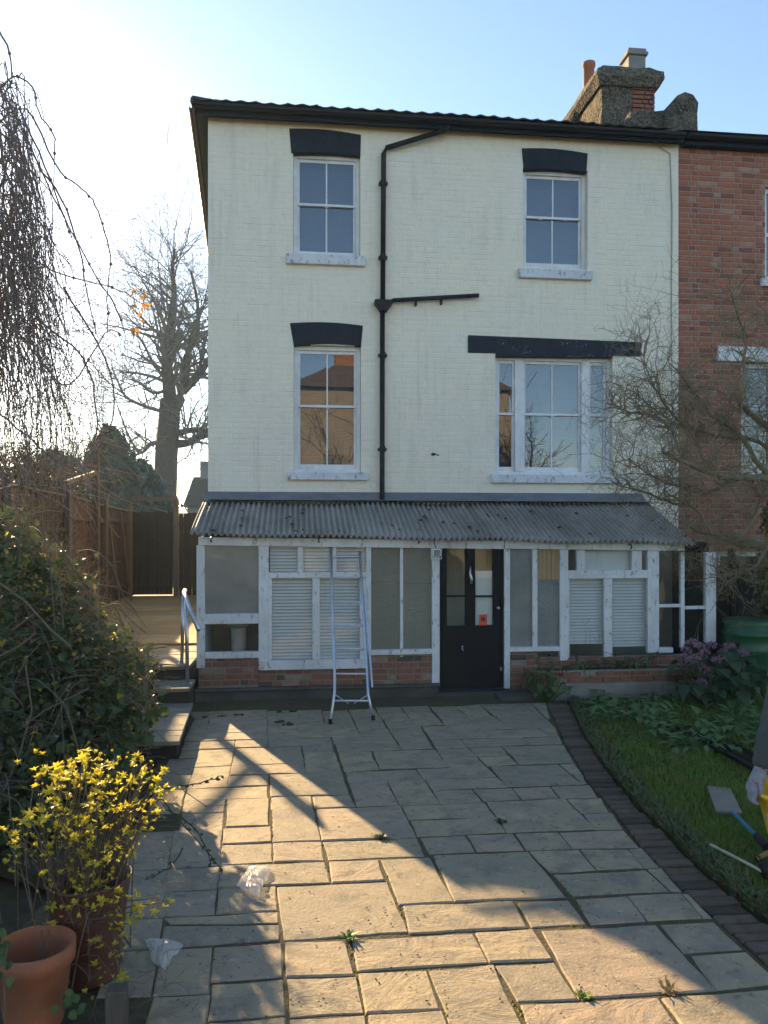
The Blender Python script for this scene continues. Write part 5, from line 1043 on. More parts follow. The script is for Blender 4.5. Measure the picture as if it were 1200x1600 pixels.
px_tree('bare_oak_tree', 'large bare tree with forked trunk rising behind the garden gate', 62, limbs, 3, conv=cv, tw=3.3, per=3, kids=4, scale=1.6, rmin=0.011, up=0.03)
def wild_tree(name, label, px, py_top, t, seed, r=0.16, lvl=3, kids=5, spread=0.8, rmin=0.012):
    rnd = random.Random(seed); b = T(px, 830, t); b.z = -0.09; top = T(px, py_top, t).z; H = top-b.z; root = thing(name, label, 'tree', b); tr = MB(); cr_ = MB()
    pts = [b+Vector((rnd.gauss(0,.1)*i, rnd.gauss(0,.1)*i, H*0.5*i/5)) for i in range(6)]; tr.tube(pts, [r*(1-0.13*i) for i in range(6)], 8); tr.build('trunk', M['bark'], root, smooth=True)
    for i in range(1, 6):
        for k in range(4):
            a = rnd.uniform(0,6.28); twigs(cr_, pts[i], (math.cos(a),math.sin(a),0.8), H*0.26*rnd.uniform(.6,1), r*(0.5-0.05*i), lvl-1, rnd, 0.16, kids, 0.14, 4, 0.55, 4, rmin, spread)
    stuff(cr_.build('crown', M['ftwig'], root)); return root
wild_tree('bare_background_tree', 'bare twiggy tree seen beyond the fence between post and vine', 95, 600, 42, 5)
wild_tree('bare_background_tree', 'bare twiggy tree at the far left behind the hanging vine', 20, 560, 40, 6)
wild_tree('bare_background_tree', 'small bare tree peeping between the big trunk and the house', 312, 690, 70, 8, 0.12)
wild_tree('bare_background_tree', 'pale bare tree left of the dark conifer', 140, 640, 60, 9)
# conifer
def conifer(name, label, px, py_top, t, half_w, mat, seed, n=2600, size=0.5, zb=-0.09):
    rnd = random.Random(seed); b = T(px, 830, t); b.z = zb; H = T(px, py_top, t).z-b.z; root = thing(name, label, 'tree', b)
    MB().tube([b, b+Vector((0,0,H*0.95))], [0.035*H/2, 0.01], 7).build('trunk', M['bark'], root)
    b_ = MB(); spray = leaf(size, size*0.6, 0.2, 0.5, 2)
    for k in range(n):
        h = rnd.random()**0.8; R_ = half_w*(1-h)**0.5*(1+0.18*math.sin(h*23+seed)+0.2*math.sin(3*h+5*rnd.random()))*rnd.uniform(.55,1.05); a = rnd.uniform(0,6.283)
        p = b+Vector((R_*math.cos(a), R_*math.sin(a), H*h+rnd.gauss(0,.1)*size)); m = rot_to((math.cos(a),math.sin(a),0.7+rnd.gauss(0,.5)), rnd.uniform(0,6.28))
        b_.add([p+m @ Vector(v_)*rnd.uniform(.6,1.2) for v_ in spray.v], spray.f)
    stuff(b_.build('crown', mat, root)); return root
conifer('conifer_tree', 'dark evergreen conifer mass beyond the fence', 172, 672, 44, 3.3, M['conifer'], 4, 5200, 0.55)
conifer('conifer_tree', 'lower dark evergreen spreading left of the big bare trunk', 222, 728, 46, 3.0, M['conifer'], 5, 4200, 0.55)
conifer('conifer_tree', 'broad dim evergreen hedge tree behind the tall fence post', 85, 712, 50, 5.2, M['conifer'], 6, 5200, 0.65)
fh = T(312, 760, 58); far_h = thing('distant_house', 'hazy distant house with chimneys behind the big bare tree', 'house', (fh.x+4,fh.y,0))
MB().box(fh.x-0.9, fh.x+9, fh.y, fh.y+6, -0.1, 3.9).build('wall', M['farwall'], far_h); s = MB(); x0, x1, y0, y1, z = fh.x-1.2, fh.x+9.3, fh.y-0.3, fh.y+6.3, 3.9
s.add([(x0,y0,z),(x1,y0,z),(x1,y1,z),(x0,y1,z),(x0+0.4,y0+3.3,z+2.4),(x1-0.4,y0+3.3,z+2.4)], [(0,1,5,4),(2,3,4,5),(0,4,3),(1,2,5),(0,3,2,1)]); s.build('roof', M['farroof'], far_h)
MB().box(fh.x-0.3, fh.x+0.7, fh.y+2.8, fh.y+3.6, z+1.5, z+3.6).build('chimney', M['farwall'], far_h)
for i in range(3): MB().box(fh.x+0.8+i*2.6, fh.x+2.0+i*2.6, fh.y-0.03, fh.y+0.02, 1.6, 3.0).build('window', M['glass'], far_h)
# house and bare tree at the garden's other end, mirrored in the panes
hy = -27.0
def mir(px, py, y=hy):                                 # where a thing at world y must stand to be mirrored at this pixel in glass at y=0.13
    vy = 0.26-y; d = ray(px, py); t = (vy-CAM.y)/d.y; p = CAM+d*t; return p.x, p.z
ax, ez = mir(476, 606); bx, _ = mir(798, 640); oh = thing('opposite_house', 'cream rendered house with slate hip roof mirrored in the first floor windows', 'house', ((ax+bx)/2, hy-3, 0))
MB().box(ax, bx, hy-7, hy, -0.1, ez).build('wall', M['amber'], oh)
s = MB(); o_ = 0.4; rz = mir(520, 556)[1]; s.add([(ax-o_,hy+o_,ez),(bx+o_,hy+o_,ez),(bx+o_,hy-7-o_,ez),(ax-o_,hy-7-o_,ez),(ax+2.6,hy-3.5,rz+0.8),(bx-2.6,hy-3.5,rz+0.8)], [(0,4,5,1),(3,2,5,4),(0,3,4),(1,5,2),(0,1,2,3)]); s.build('roof', M['farroof'], oh)
cx, cz = mir(545, 560); MB().box(cx-0.5, cx+0.5, hy-3.2, hy-2.2, ez, cz+0.9).build('chimney', M['redold'], oh)
for i in range(3):
    for z in (1.2, 4.2): MB().box(ax+1.2+i*2.7, ax+2.3+i*2.7, hy-0.02, hy+0.03, z, z+1.6).build('window', M['glass'], oh)
def mirror_bush(px, y_, H, seed, label, n=14):
    x, _ = mir(px, 700, y_); rnd = random.Random(seed); root = thing('bare_garden_tree', label, 'tree', (x,y_,0)); st = MB(); cr_ = MB(); st.tube([(x,y_,-0.1),(x+0.05,y_,0.7)], [0.09,0.07], 7); st.build('trunk', M['bark'], root)
    for k in range(n):
        a = rnd.uniform(0,6.28); twigs(cr_, (x+0.05,y_,0.6), (math.cos(a)*0.5,math.sin(a)*0.5,1), H*rnd.uniform(.7,1), 0.05, 2, rnd, 0.14, 5, 0.06, 4, 0.5, 5, 0.014, 0.6)
    stuff(cr_.build('crown', M['twig'], root))
mirror_bush(505, -16.5, 4.6, 2, 'bare bushy tree mirrored in the narrow first floor window'); mirror_bush(772, -16.5, 4.4, 3, 'bare bushy tree mirrored in the left light of the wide window')

# ------------------------------------------------------------------ hanging vine at the left edge
vr = random.Random(31)
b0 = T(-95, 830, 4.6); vine = thing('hanging_vine', 'tangled mass of bare hanging vine stems along the left edge', 'climbing plant', (b0.x,b0.y,0))
MB().tube([(b0.x,b0.y,-0.05),(b0.x+0.05,b0.y+0.1,1.6),(b0.x-0.05,b0.y,3.2),(b0.x+0.15,b0.y,4.7)], [0.09,0.08,0.07,0.05], 8).build('trunk', M['bark'], vine, smooth=True)
def strand(mb, pts, t, r, wobt=0.03, n=4, rnd=vr, wig=0.0):
    P = []; m = len(pts); t0 = t; ph0 = rnd.uniform(0,50)
    for i in range(m-1):
        for k in range(4):
            f = k/4; a = pts[max(i-1,0)]; b = pts[i]; c = pts[i+1]; e = pts[min(i+2,m-1)]
            q = [0.5*((2*b[j])+(c[j]-a[j])*f+(2*a[j]-5*b[j]+4*c[j]-e[j])*f*f+(3*b[j]-a[j]-3*c[j]+e[j])*f**3) for j in (0,1)]
            t0 += rnd.gauss(0, wobt); nz_ = mnoise.noise_vector(Vector((q[0]*0.021+ph0,q[1]*0.021,ph0*3))); P.append(T(q[0]+nz_.x*wig+rnd.gauss(0,.8), q[1]+nz_.y*wig*0.6+rnd.gauss(0,.8), t0))
    P.append(T(*pts[-1], t0)); mb.tube(P, [r*(1-0.5*i/len(P)) for i in range(len(P))], n, cap=False); return P
st = MB(); nd = MB()
for pts in [[(-20,20),(10,70),(19,120),(18,128)], [(-10,150),(20,120),(50,135),(60,175),(84,210),(85,240),(82,300)], [(-10,200),(40,170),(85,255),(120,290),(145,312),(160,350),(173,400),(168,450),(168,520)], [(-10,120),(40,210),(75,290),(110,360),(150,430),(190,500),(195,545)],
            [(60,260),(95,310),(125,390),(135,450),(150,520)], [(30,170),(70,260),(100,340),(112,372)], [(-20,380),(40,400),(93,428),(136,440),(187,454),(224,476)], [(0,480),(60,560),(110,600),(165,520),(190,525)], [(-10,640),(40,680),(90,720),(140,745),(190,780),(260,800)],
            [(60,500),(130,560),(150,640),(145,700),(120,760)], [(100,450),(165,560),(178,640),(160,690),(140,720)], [(40,690),(45,750),(20,800),(-20,830)], [(-20,770),(30,760),(80,780),(110,800)]]:
    P = strand(st, pts, vr.uniform(4.3,4.9), 0.0062, 0.012)
    for p in P[::5]: nd.lathe([(0,0.012),(0.010,0.004),(0.008,-0.006),(0,-0.012)], p, 5)
for k in range(360):                                   # arching and falling stems
    x0, y0 = vr.uniform(-90, 25), vr.uniform(110, 520); reach = abs(vr.gauss(0, 62)); drop = vr.uniform(120, 430)
    y1 = min(y0+drop, 790); lim = np.interp((y0+y1)/2, [100,200,300,450,600,700,790], [20,45,70,125,160,165,120]); x1 = min(x0+reach+vr.uniform(0,40), lim*vr.uniform(.6,1.05))
    a1, a2, a3 = vr.uniform(-12,12), vr.uniform(-16,16), vr.uniform(-20,20)
    pts = [(x0,y0), (x0+(x1-x0)*0.45+a1, y0-vr.uniform(-20,30)+drop*0.08), (x0+(x1-x0)*0.8+a2, y0+(y1-y0)*0.4), (x1+a3*0.5, y0+(y1-y0)*0.75), (x1+a3, y1)]
    P = strand(st, pts, vr.uniform(4.0,5.4), vr.uniform(0.0018,0.0042), 0.02, wig=vr.uniform(8,30))
    if k % 3 == 0:
        for p in P[4::6]: nd.lathe([(0,0.008),(0.006,0.002),(0.005,-0.004),(0,-0.008)], p, 4)
for k in range(110):                                   # dense hanging core
    x0 = vr.uniform(-130, 34); y0 = vr.uniform(90, 420); x0 = min(x0, np.interp(y0, [90,200,350,500], [4,30,42,46])); y1 = y0+vr.uniform(120,330); a = vr.uniform(-45,45)
    strand(st, [(x0,y0),(x0+a*0.4,y0+(y1-y0)*0.3),(x0+a,y0+(y1-y0)*0.7),(min(x0+a*0.7,52),min(y1,640))], vr.uniform(4.4,5.6), vr.uniform(0.003,0.008), 0.02, wig=vr.uniform(10,30))
for k in range(620):                                   # fine cross twigs
    x0, y0 = vr.uniform(-30,170), vr.uniform(330,780)
    if x0 > np.interp(y0, [330,450,600,700,790], [75,130,170,165,120]): continue
    ln = vr.uniform(30,110); q = vr.uniform(-0.8,2.2); strand(st, [(x0,y0),(x0+ln*0.5*math.cos(q)+vr.uniform(-9,9),y0+ln*0.5*math.sin(q)),(x0+ln*math.cos(q),y0+ln*math.sin(q)+12)], vr.uniform(4.2,5.6), vr.uniform(0.0014,0.0028), 0.02, 3, wig=vr.uniform(6,22))
stuff(st.build('stems', M['vine'], vine, smooth=True)); stuff(nd.build('buds', M['vine'], vine))
ol = []; q = random.Random(3)
for k in range(17):
    f = q.random(); px, py = np.interp(f, [0,0.4,1], [196,222,214])+q.gauss(0,6), np.interp(f, [0,0.4,1], [446,470,516])+q.gauss(0,6)
    p = T(px, py, 4.6+q.gauss(0,.03)); ol.append((Matrix.Translation(p) @ rot_to((q.gauss(0,1),q.gauss(0,1)-0.6,q.gauss(0,.6)), q.uniform(0,6.28)).to_4x4(), k % 2))
scatter(vine, [leaf(0.035,0.024,0.4,0.6), leaf(0.045,0.022,0.6,0.9)], [M['orange'], M['brown']], ol, 'dead_leaf', 'dead_leaves')
cl_ = MB()
MB().tube([T(0,770,9.5)+Vector((0,0,0)), T(200,806,14.0), T(303,838,10.6)], 0.006, 5)
tag(MB().tube([Vector((FX+0.14,4.9,3.0)), T(200,795,14.5), T(240,812,12.4), T(280,826,11.2), T(304,836,10.4)], 0.002, 5).build('washing_line', M['gline']), 'green washing line stretched from fence post to lean-to corner', 'washing line')

hr = random.Random(51); hg = thing('shading_hedge', 'grey green hedge added just behind the left fence to shade the paving', 'hedge', (-4.8,4.0,0)); hm = MB(); hs = MB(); lf = leaf(0.07,0.04,0.3,0.3,2)  # added hedge, its top raised to shade the paving left of the sun patch
for k in range(7000):
    y = hr.uniform(1.2,6.8); top = 3.55+0.15*math.sin(y*2.1)+0.12*math.sin(y*5.3)-0.5*max(0,y-5.6); a = hr.uniform(0,math.pi); rr_ = math.sqrt(hr.uniform(.35,1)); x = -4.75+0.6*rr_*math.cos(a); z = 1.6+(top-1.6)*rr_*math.sin(a)
    m = rot_to((hr.gauss(0,1),hr.gauss(0,1),hr.gauss(.4,.8)), hr.uniform(0,6.28)); hm.add([Vector((x,y,z))+m @ Vector(v_)*hr.uniform(.6,1.2) for v_ in lf.v], lf.f)
for k in range(150):
    y = hr.uniform(1.2,6.6); twigs(hs, (-4.75+hr.gauss(0,.15),y,0.2 if k < 20 else 2.4), (hr.gauss(0,.25),hr.gauss(0,.3),1), hr.uniform(.7,1.25) if k >= 20 else 2.6, 0.012, 1, hr, 0.12, 4, 0.1, 4, 0.4, 4, 0.002)
stuff(hm.build('foliage', M['conifer'], hg)); stuff(hs.build('stems', M['twig'], hg))

# ------------------------------------------------------------------ brambles
br = random.Random(17); poly = [(-60,790),(20,800),(70,845),(120,880),(150,925),(165,975),(200,1000),(232,1020),(240,1060),(243,1110),(225,1150),(205,1200),(190,1260),(120,1330),(-60,1340)]
bb = G(60, 1230); brm = thing('bramble_bush', 'large tangled bramble and ivy bush in front of the left fence', 'bush', (bb[0],bb[1],0))
def bramble_t(px, py): return 7.35-1.9*min(1,max(0,(py-800)/480))-0.5*max(0,(120-px)/180)
lv = []; bst = MB()
for k in range(5200):
    px, py = sample_poly(poly, br); t = bramble_t(px,py)+abs(br.gauss(0,.38))-0.15; p = T(px, py, t)
    if p.z < 0.02: continue
    dry = br.random() < np.interp(py, [800,950,1000,1100,1250], [0.42,0.42,0.28,0.18,0.08]); px += br.gauss(0,9); py += br.gauss(0,9); p = T(px,py,t); kind = (2 if dry and br.random() < .8 else (3 if br.random() < 0.04 else br.randint(0,1)))
    sz = br.uniform(.4,1.4)
    nrm = (br.gauss(0,.7), br.gauss(0,.6)-0.45, br.gauss(0,.5)+0.7)
    lv.append((Matrix.Translation(p) @ rot_to(nrm, br.uniform(0,6.28)).to_4x4() @ Matrix.Scale(sz,4), kind))
scatter(brm, [leaf(0.075,0.058,0.3,0.3,3,True), leaf(0.06,0.05,0.2,0.4,3), leaf(0.045,0.016,0.7,1.0,2), leaf(0.06,0.045,0.3,0.4,3)], [M['bramble'], M['bramble'], M['brown'], M['yleaf']], lv, 'leaf', 'foliage')
for k in range(420):
    px, py = sample_poly(poly, br); t = bramble_t(px,py)+abs(br.gauss(0,.3)); p = T(px,py,t); a = br.uniform(0,6.28)
    pts = [p+Vector((math.cos(a)*x, math.sin(a)*x, -1.1*(x-0.25)**2*br.uniform(.5,2)+0.1)) for x in np.linspace(0, br.uniform(.3,1.0) if px < 150 else br.uniform(.15,.45), 7)]
    pts = [Vector((q_.x,q_.y,max(q_.z,0.0))) for q_ in pts]; bst.tube(pts, br.uniform(0.002,0.0055), 4, cap=False)
bst2 = MB()
for k in range(380):                                   # dry flower heads and twigs along the outline
    i = br.choice([1,2,2,3,3,4,4,5,6,7,8]); f = br.random(); a, b = poly[i], poly[i+1]; px, py = a[0]+(b[0]-a[0])*f, a[1]+(b[1]-a[1])*f
    p = T(px-br.uniform(0,35), py+br.uniform(-4,40), bramble_t(px,py)-0.05); twigs(bst2, p, (br.uniform(-.6,.6),-0.3,0.8), br.uniform(.08,.26) if i > 4 else br.uniform(.1,.36), 0.003, 1, br, 0.35, 4, 0.0, 3, 0.5, 3, 0.001)
for pts, t, r in [([(-10,1030),(30,1010),(55,990),(52,960),(20,985)],5.6,0.008), ([(-10,905),(40,940),(80,985),(110,1010)],5.7,0.009), ([(0,1250),(30,1180),(50,1110),(40,1040)],5.3,0.006), ([(30,1140),(70,1110),(140,1075)],5.4,0.005), ([(80,830),(110,880),(145,930)],6.8,0.010)]:
    P = [T(x,y,t) for x,y in pts]; bst.tube(P, r, 5, cap=False)
stuff(bst.build('stems', M['twig'], brm, smooth=True)); stuff(bst2.build('dry_stems', M['drystem'], brm))
bdk = MB(); rd = random.Random(2)
for k in range(1500):                                  # ivy and dead growth deep inside the bush
    px, py = sample_poly(poly, rd); p = T(px, py, bramble_t(px,py)+rd.uniform(.45,1.0))
    if p.z < 0: continue
    lf = leaf(0.11,0.09,0.2,0.3,2); m = rot_to((rd.gauss(0,.5),-1,rd.gauss(0,.5)), rd.uniform(0,6.28)); bdk.add([p+m @ Vector(v_) for v_ in lf.v], lf.f)
stuff(bdk.build('inner_foliage', M['bramble'], brm))
bs = MB(); bs.prism([G(*q) for q in [(-200,1300),(150,1400),(235,1240),(240,1180),(215,1160),(-300,1150)]], -0.05, 0.03); struct(bs.build('soil_bed', M['soil']))
# trailing dark bramble shoot over the paving
sh = thing('trailing_shoot', 'dark arching bramble shoot with small round leaves over the paving', 'plant', (*G(215,1275),0)); sm_ = MB(); sl_ = []
for pts in [[(205,1210),(235,1225),(270,1270),(305,1310),(345,1357)], [(262,1265),(300,1290),(320,1320),(330,1350)], [(250,1235),(285,1228),(320,1222),(345,1212)], [(287,1325),(270,1350),(240,1370),(215,1380)]]:
    P = strand(sm_, pts, 4.75, 0.005, 0.004, 5, q)
    for p in P[3:]:
        if q.random() < 0.75: sl_.append((Matrix.Translation(p) @ rot_to((q.gauss(0,.6),-0.5,0.8), q.uniform(0,6.28)).to_4x4() @ Matrix.Scale(q.uniform(.6,1.1),4), 0))
sm_.build('stem', M['bark'], sh); scatter(sh, [leaf(0.034,0.03,0.2,0.3,2)], [M['berg']], sl_, 'leaf', 'leaves')

# ------------------------------------------------------------------ pots and the yellow shrub
def pot(name, label, px, py_rim, wpx, mat, h_ratio, rim=True, seed=0):
    # stands on the ground: distance from rim height and diameter
    t = 3.6
    for _ in range(30):
        d = wpx*t/FPX; z = CAM.z-(py_rim-HZ)*t/FPX; t += (z-d*h_ratio)*0.8
    d = wpx*t/FPX; c = T(px, HZ, t); c.z = 0; h = d*h_ratio; R0 = d/2; o = thing(name, label, 'plant pot', c)
    prof = [(0,0.012),(R0*0.66,0.012),(R0*0.68,0.0),(R0*0.70,0.01),(R0*0.90,h*0.78)]+([(R0*0.99,h*0.785),(R0,h*0.99),(R0*0.975,h),(R0*0.91,h*0.995),(R0*0.885,h*0.8)] if rim else [(R0*0.96,h*0.96),(R0,h*0.975),(R0,h),(R0*0.965,h),(R0*0.93,h*0.9)])+[(R0*0.80,h*0.55)]
    MB().lathe(prof, c, 44).build('pot_body', mat, o, smooth=True); MB().lathe([(0,h*0.56),(R0*0.6,h*0.57),(R0*0.815,h*0.55)], c, 24).build('potting_soil', M['soil'], o)
    return c, R0, h
c1 = pot('terracotta_pot', 'empty terracotta pot in the lower left corner', 54, 1474, 122, M['terra'], 1.02)
c2 = pot('brown_plastic_pot', 'dark brown pot half hidden by the yellow shrub', 139, 1368, 130, M['brownpot'], 1.2, False)
for k in range(2):
    p = T(72+k*8, 1450, 3.3); tag(MB().tube([c1[0]+Vector((0.02*k,0.02,c1[2]*0.5)), c1[0]+Vector((0.03+0.03*k,0.0,c1[2]*1.15))], 0.0035, 5).build('dry_stalk', M['twig']), ['dry stalk standing in the terracotta pot', 'second dry stalk leaning in the terracotta pot'][k], 'stalk')
ys = random.Random(23); yb_ = T(120, HZ, 3.78); yb_.z = 0
shrub = thing('yellow_leaved_shrub', 'low shrub with bright yellow young leaves over the brown pot', 'shrub', yb_)
yp = [(50,1178),(100,1180),(140,1172),(205,1175),(265,1208),(258,1262),(238,1300),(205,1330),(212,1395),(262,1392),(268,1410),(240,1440),(210,1470),(212,1530),(150,1545),(105,1500),(75,1440),(60,1350),(0,1350),(2,1290),(60,1265)]
ym = MB(); cl4 = []; mbs = [rosette(9,0.026,0.012,ys,0.8), rosette(8,0.021,0.011,ys,1.1), rosette(7,0.030,0.012,ys,0.6)]
for k in range(340):
    px, py = sample_poly(yp, ys); dens = 1.0 if py < 1300 else 0.55
    if ys.random() > dens: continue
    t = 3.45+ys.gauss(0,.16); p = T(px,py,t)
    if p.z < 0.05: continue
    cl4.append((Matrix.Translation(p) @ rot_to((ys.gauss(0,.5),ys.gauss(0,.5)-0.25,1), ys.uniform(0,6.28)).to_4x4() @ Matrix.Scale(ys.uniform(.65,1.3),4), ys.randint(0,2)))
    if k % 3 != 2:
        b = yb_+Vector((ys.gauss(0,.1),ys.gauss(0,.1),0.05)); mid = b.lerp(p, 0.55)+Vector((ys.gauss(0,.03),ys.gauss(0,.03),0.10)); pts = [b, b.lerp(mid,.5)+Vector((0,0,.03)), mid, mid.lerp(p,.6), p]; ym.tube(pts, [0.0045,0.0035,0.003,0.0022,0.0015], 4, cap=False)
    for j in range(2):
        pp_ = p+Vector((ys.gauss(0,.03),ys.gauss(0,.03),-abs(ys.gauss(0,.04)))); cl4.append((Matrix.Translation(pp_) @ rot_to((ys.gauss(0,.8),ys.gauss(0,.6),1), ys.uniform(0,6.28)).to_4x4() @ Matrix.Scale(ys.uniform(.35,.8),4), ys.randint(0,2)))
scatter(shrub, mbs, [M['yleaf']]*3, cl4, 'leaf_cluster', 'leaf_clusters'); stuff(ym.build('stems', M['twig'], shrub))
dt_ = MB()
for k in range(60):
    px, py = ys.uniform(100,300), ys.uniform(1330,1590); p = T(px,py,3.4); 
    if p.z < 0.02: p.z = 0.02
    twigs(dt_, p, (ys.uniform(-.4,1),-.2,ys.uniform(-.4,.9)), ys.uniform(.06,.2), 0.0018, 1, ys, 0.25, 2, 0, 3, 0.5, 4, 0.0008)
dd = stuff(dt_.build('dry_twigs', M['twig'], shrub))
for px0, px1, lab in [(165,196,'upright timber stub beside the shrub at the bottom edge')]:
    t = 3.25; a, b = T(px0,HZ,t), T(px1,HZ,t); z1 = CAM.z-(1548-HZ)*t/FPX; tag(MB().box(a.x, b.x, a.y-0.02, a.y+0.06, 0, z1).build('timber_stub', M['fpale'], bevel=0.006), lab, 'timber')
iv = thing('ivy_sprig', 'fresh green ivy sprig at the left frame edge by the terracotta pot', 'plant', (*G(10,1590),0)); ivl = []
for k in range(26):
    px, py = (ys.gauss(8,9), ys.gauss(1500,22)) if k < 14 else (ys.gauss(110,10), ys.gauss(1572,8)); p = T(px,py,3.0 if k < 14 else 3.2); ivl.append((Matrix.Translation(p) @ rot_to((ys.gauss(0,.5),-0.7,0.6), ys.uniform(0,6.28)).to_4x4() @ Matrix.Scale(ys.uniform(.7,1.1),4), 0))
scatter(iv, [leaf(0.042,0.036,0.25,0.3,3,True)], [M['ivy']], ivl, 'leaf', 'leaves'); MB().tube([T(8,1590,3.0),T(6,1520,3.0),T(12,1475,3.0)], 0.003, 4).build('stem', M['twig'], iv)
# plastic bags
def bag(corners, label, seed, amp=0.02):
    q = random.Random(seed); P = [G(*c) for c in corners]; n = 16; b = MB()
    for j in range(n):
        for i in range(n):
            u, v_ = i/(n-1), j/(n-1); x = (P[0][0]*(1-u)+P[1][0]*u)*(1-v_)+(P[3][0]*(1-u)+P[2][0]*u)*v_; y = (P[0][1]*(1-u)+P[1][1]*u)*(1-v_)+(P[3][1]*(1-u)+P[2][1]*u)*v_
            e = math.sin(math.pi*u)*math.sin(math.pi*v_); z = 0.008+0.035*e**0.5+amp*1.8*abs(mnoise.noise(Vector((x*13+seed+y*6,y*13,0))))+amp*0.5*abs(mnoise.noise(Vector((x*34-y*20,y*28,seed)))); b.v.append((x+0.01*mnoise.noise(Vector((x*30,y*30,5))),y+0.01*mnoise.noise(Vector((x*30,y*30,9))),z))
    for j in range(n-1):
        for i in range(n-1): b.f.append((j*n+i,j*n+i+1,(j+1)*n+i+1,(j+1)*n+i))
    return tag(b.build('plastic_bag', M['film']), label, 'plastic bag')
bag([(392,1357),(426,1360),(404,1404),(368,1388)], 'crumpled clear plastic bag lying in the sunlit patch', 1)
bag([(226,1470),(288,1480),(258,1518),(238,1508)], 'crumpled clear plastic bag in the shade beside the shrub', 2)

# ------------------------------------------------------------------ ladder
ld = thing('aluminium_ladder', 'light aluminium ladder leaning on the lean-to front', 'ladder', (*G(550,1128),0))
fL = Vector((*G(516,1131),0.012)); fR = Vector((*G(583,1125),0.012)); yT = LY-0.075
def lean_pt(px, py, zf):                               # on the leaning plane between foot line and top line
    y0 = fL.y; y1 = yT; d = ray(px, py); 
    # plane through foot (y0,0) and (y1,1.95)
    ny, nz = 1.95, -(y1-y0); k = ny*y0; t = (k-ny*CAM.y-nz*CAM.z)/(ny*d.y+nz*d.z); return CAM+d*t
sl1 = [lean_pt(517,856,0), lean_pt(520,960,0), lean_pt(523,1052,0), lean_pt(523,1080,0), fL]
sl2 = [lean_pt(562,862,0), lean_pt(568,960,0), lean_pt(574,1050,0), lean_pt(575,1085,0), fR]
MB().tube(sl1, 0.017, 8).build('stile', M['alu'], ld, smooth=True); MB().tube(sl2, 0.017, 8).build('stile', M['alu'], ld, smooth=True)
for py in (870,902,941,977,1014,1053,1095):
    f = lambda P: np.interp(py, [856,960,1052,1080,1130], [p for p in P]); a = lean_pt(f([517,520,523,523,517]), py, 0); b = lean_pt(f([562,568,574,575,582]), py, 0)
    MB().tube([a,b], 0.0125, 8).build('rung', M['alu'], ld, smooth=True)
MB().tube([lean_pt(566,930,0)+Vector((0.03,-0.02,0)), lean_pt(576,1040,0)+Vector((0.02,-0.03,0)), lean_pt(577,1073,0)+Vector((0.03,-0.035,0))], 0.013, 7).build('hook_arm', M['alu'], ld)
for a, b in ((lean_pt(545,1095,0), lean_pt(523,1085,0)),(lean_pt(553,1095,0), lean_pt(576,1085,0))): MB().tube([a+Vector((0,-.01,-.03)),b], 0.006, 6).build('brace', M['alu'], ld)
for p in (fL, fR): MB().lathe([(0,-0.012),(0.022,-0.012),(0.022,0.035),(0.018,0.04),(0,0.04)], p, 10).build('rubber_foot', M['black'], ld)

# ------------------------------------------------------------------ contorted bare bush over the lean-to, right
hz = random.Random(41); b0 = T(1330, HZ, 7.6); b0.z = 0
haz = thing('contorted_bare_shrub', 'bare olive branched contorted shrub reaching across from the right', 'shrub', b0)
hv = lambda x, y: (680+x*0.43333, 440+y*0.43333)
hl = [([(1500,1320),(1480,1100),(1360,1000),(1200,955),(1090,940),(1000,912),(910,878)],14,3.2), ([(1480,1100),(1420,880),(1300,760),(1200,715),(1090,705),(1000,690),(900,650),(820,615)],10,2.0), ([(1420,880),(1330,640),(1200,520),(1130,470),(1100,420),(1116,300),(1110,180),(1060,40)],7,1.0),
      ([(1200,715),(1100,560),(1000,480),(930,400),(880,320)],4.5,1.0), ([(1300,760),(1200,600),(1050,560),(940,540),(800,470),(720,400)],4.0,0.9), ([(1090,705),(980,760),(880,740),(780,700),(700,640)],3.6,0.9), ([(1000,912),(940,820),(860,800),(760,760),(660,735)],3.2,0.8), ([(1090,940),(1140,870),(1180,760),(1230,640)],3.6,1.0), ([(1000,690),(930,560),(860,480),(790,380),(740,250)],3.2,0.8), ([(1330,640),(1260,420),(1220,260),(1190,120)],4,0.9), ([(900,650),(840,520),(780,480),(690,470),(640,440)],2.6,0.7), ([(1200,955),(1160,1020),(1090,1050),(1020,1060)],3.0,0.8)]
limb_mb = MB(); fine = MB()
for li, (pts, r0, r1) in enumerate(hl):
    P = []; t = 7.6; 
    for i, (x, y) in enumerate(pts):
        if i > 1: t += hz.gauss(-0.06 if li % 2 else 0.08, 0.18)
        P.append(T(*hv(x,y), t))
    if li == 0: P[0].z = -0.05
    Q_ = []
    for i in range(len(P)-1):
        for k in range(4):
            f = k/4; a = P[max(i-1,0)]; b = P[i]; c = P[i+1]; e = P[min(i+2,len(P)-1)]
            Q_.append(0.5*((2*b)+(c-a)*f+(2*a-5*b+4*c-e)*f*f+(3*b-a-3*c+e)*f**3)+Vector((hz.gauss(0,.008),hz.gauss(0,.008),hz.gauss(0,.008))))
    Q_.append(P[-1]); n = len(Q_); rad = [(r0+(r1-r0)*i/(n-1))*7.4/FPX for i in range(n)]
    limb_mb.tube(Q_, rad, 7, cap=True)
    for i in range(4, n):
        pxx = 600+FPX*((Q_[i]-CAM).dot(RT)/(Q_[i]-CAM).dot(FW))
        m_ = 4 if pxx < 1230 else 1
        for k in range(m_):
            dd = (Q_[i]-Q_[i-1]).normalized(); sd = Vector((hz.gauss(-0.3,1),hz.gauss(0,1),hz.gauss(0.25,.8))).normalized()
            twigs(fine, Q_[i], dd*0.4+sd, hz.uniform(.25,.66), 0.0055, 2, hz, 0.42, 3, 0.02, 4, 0.6, 5, 0.0013, 1.0)
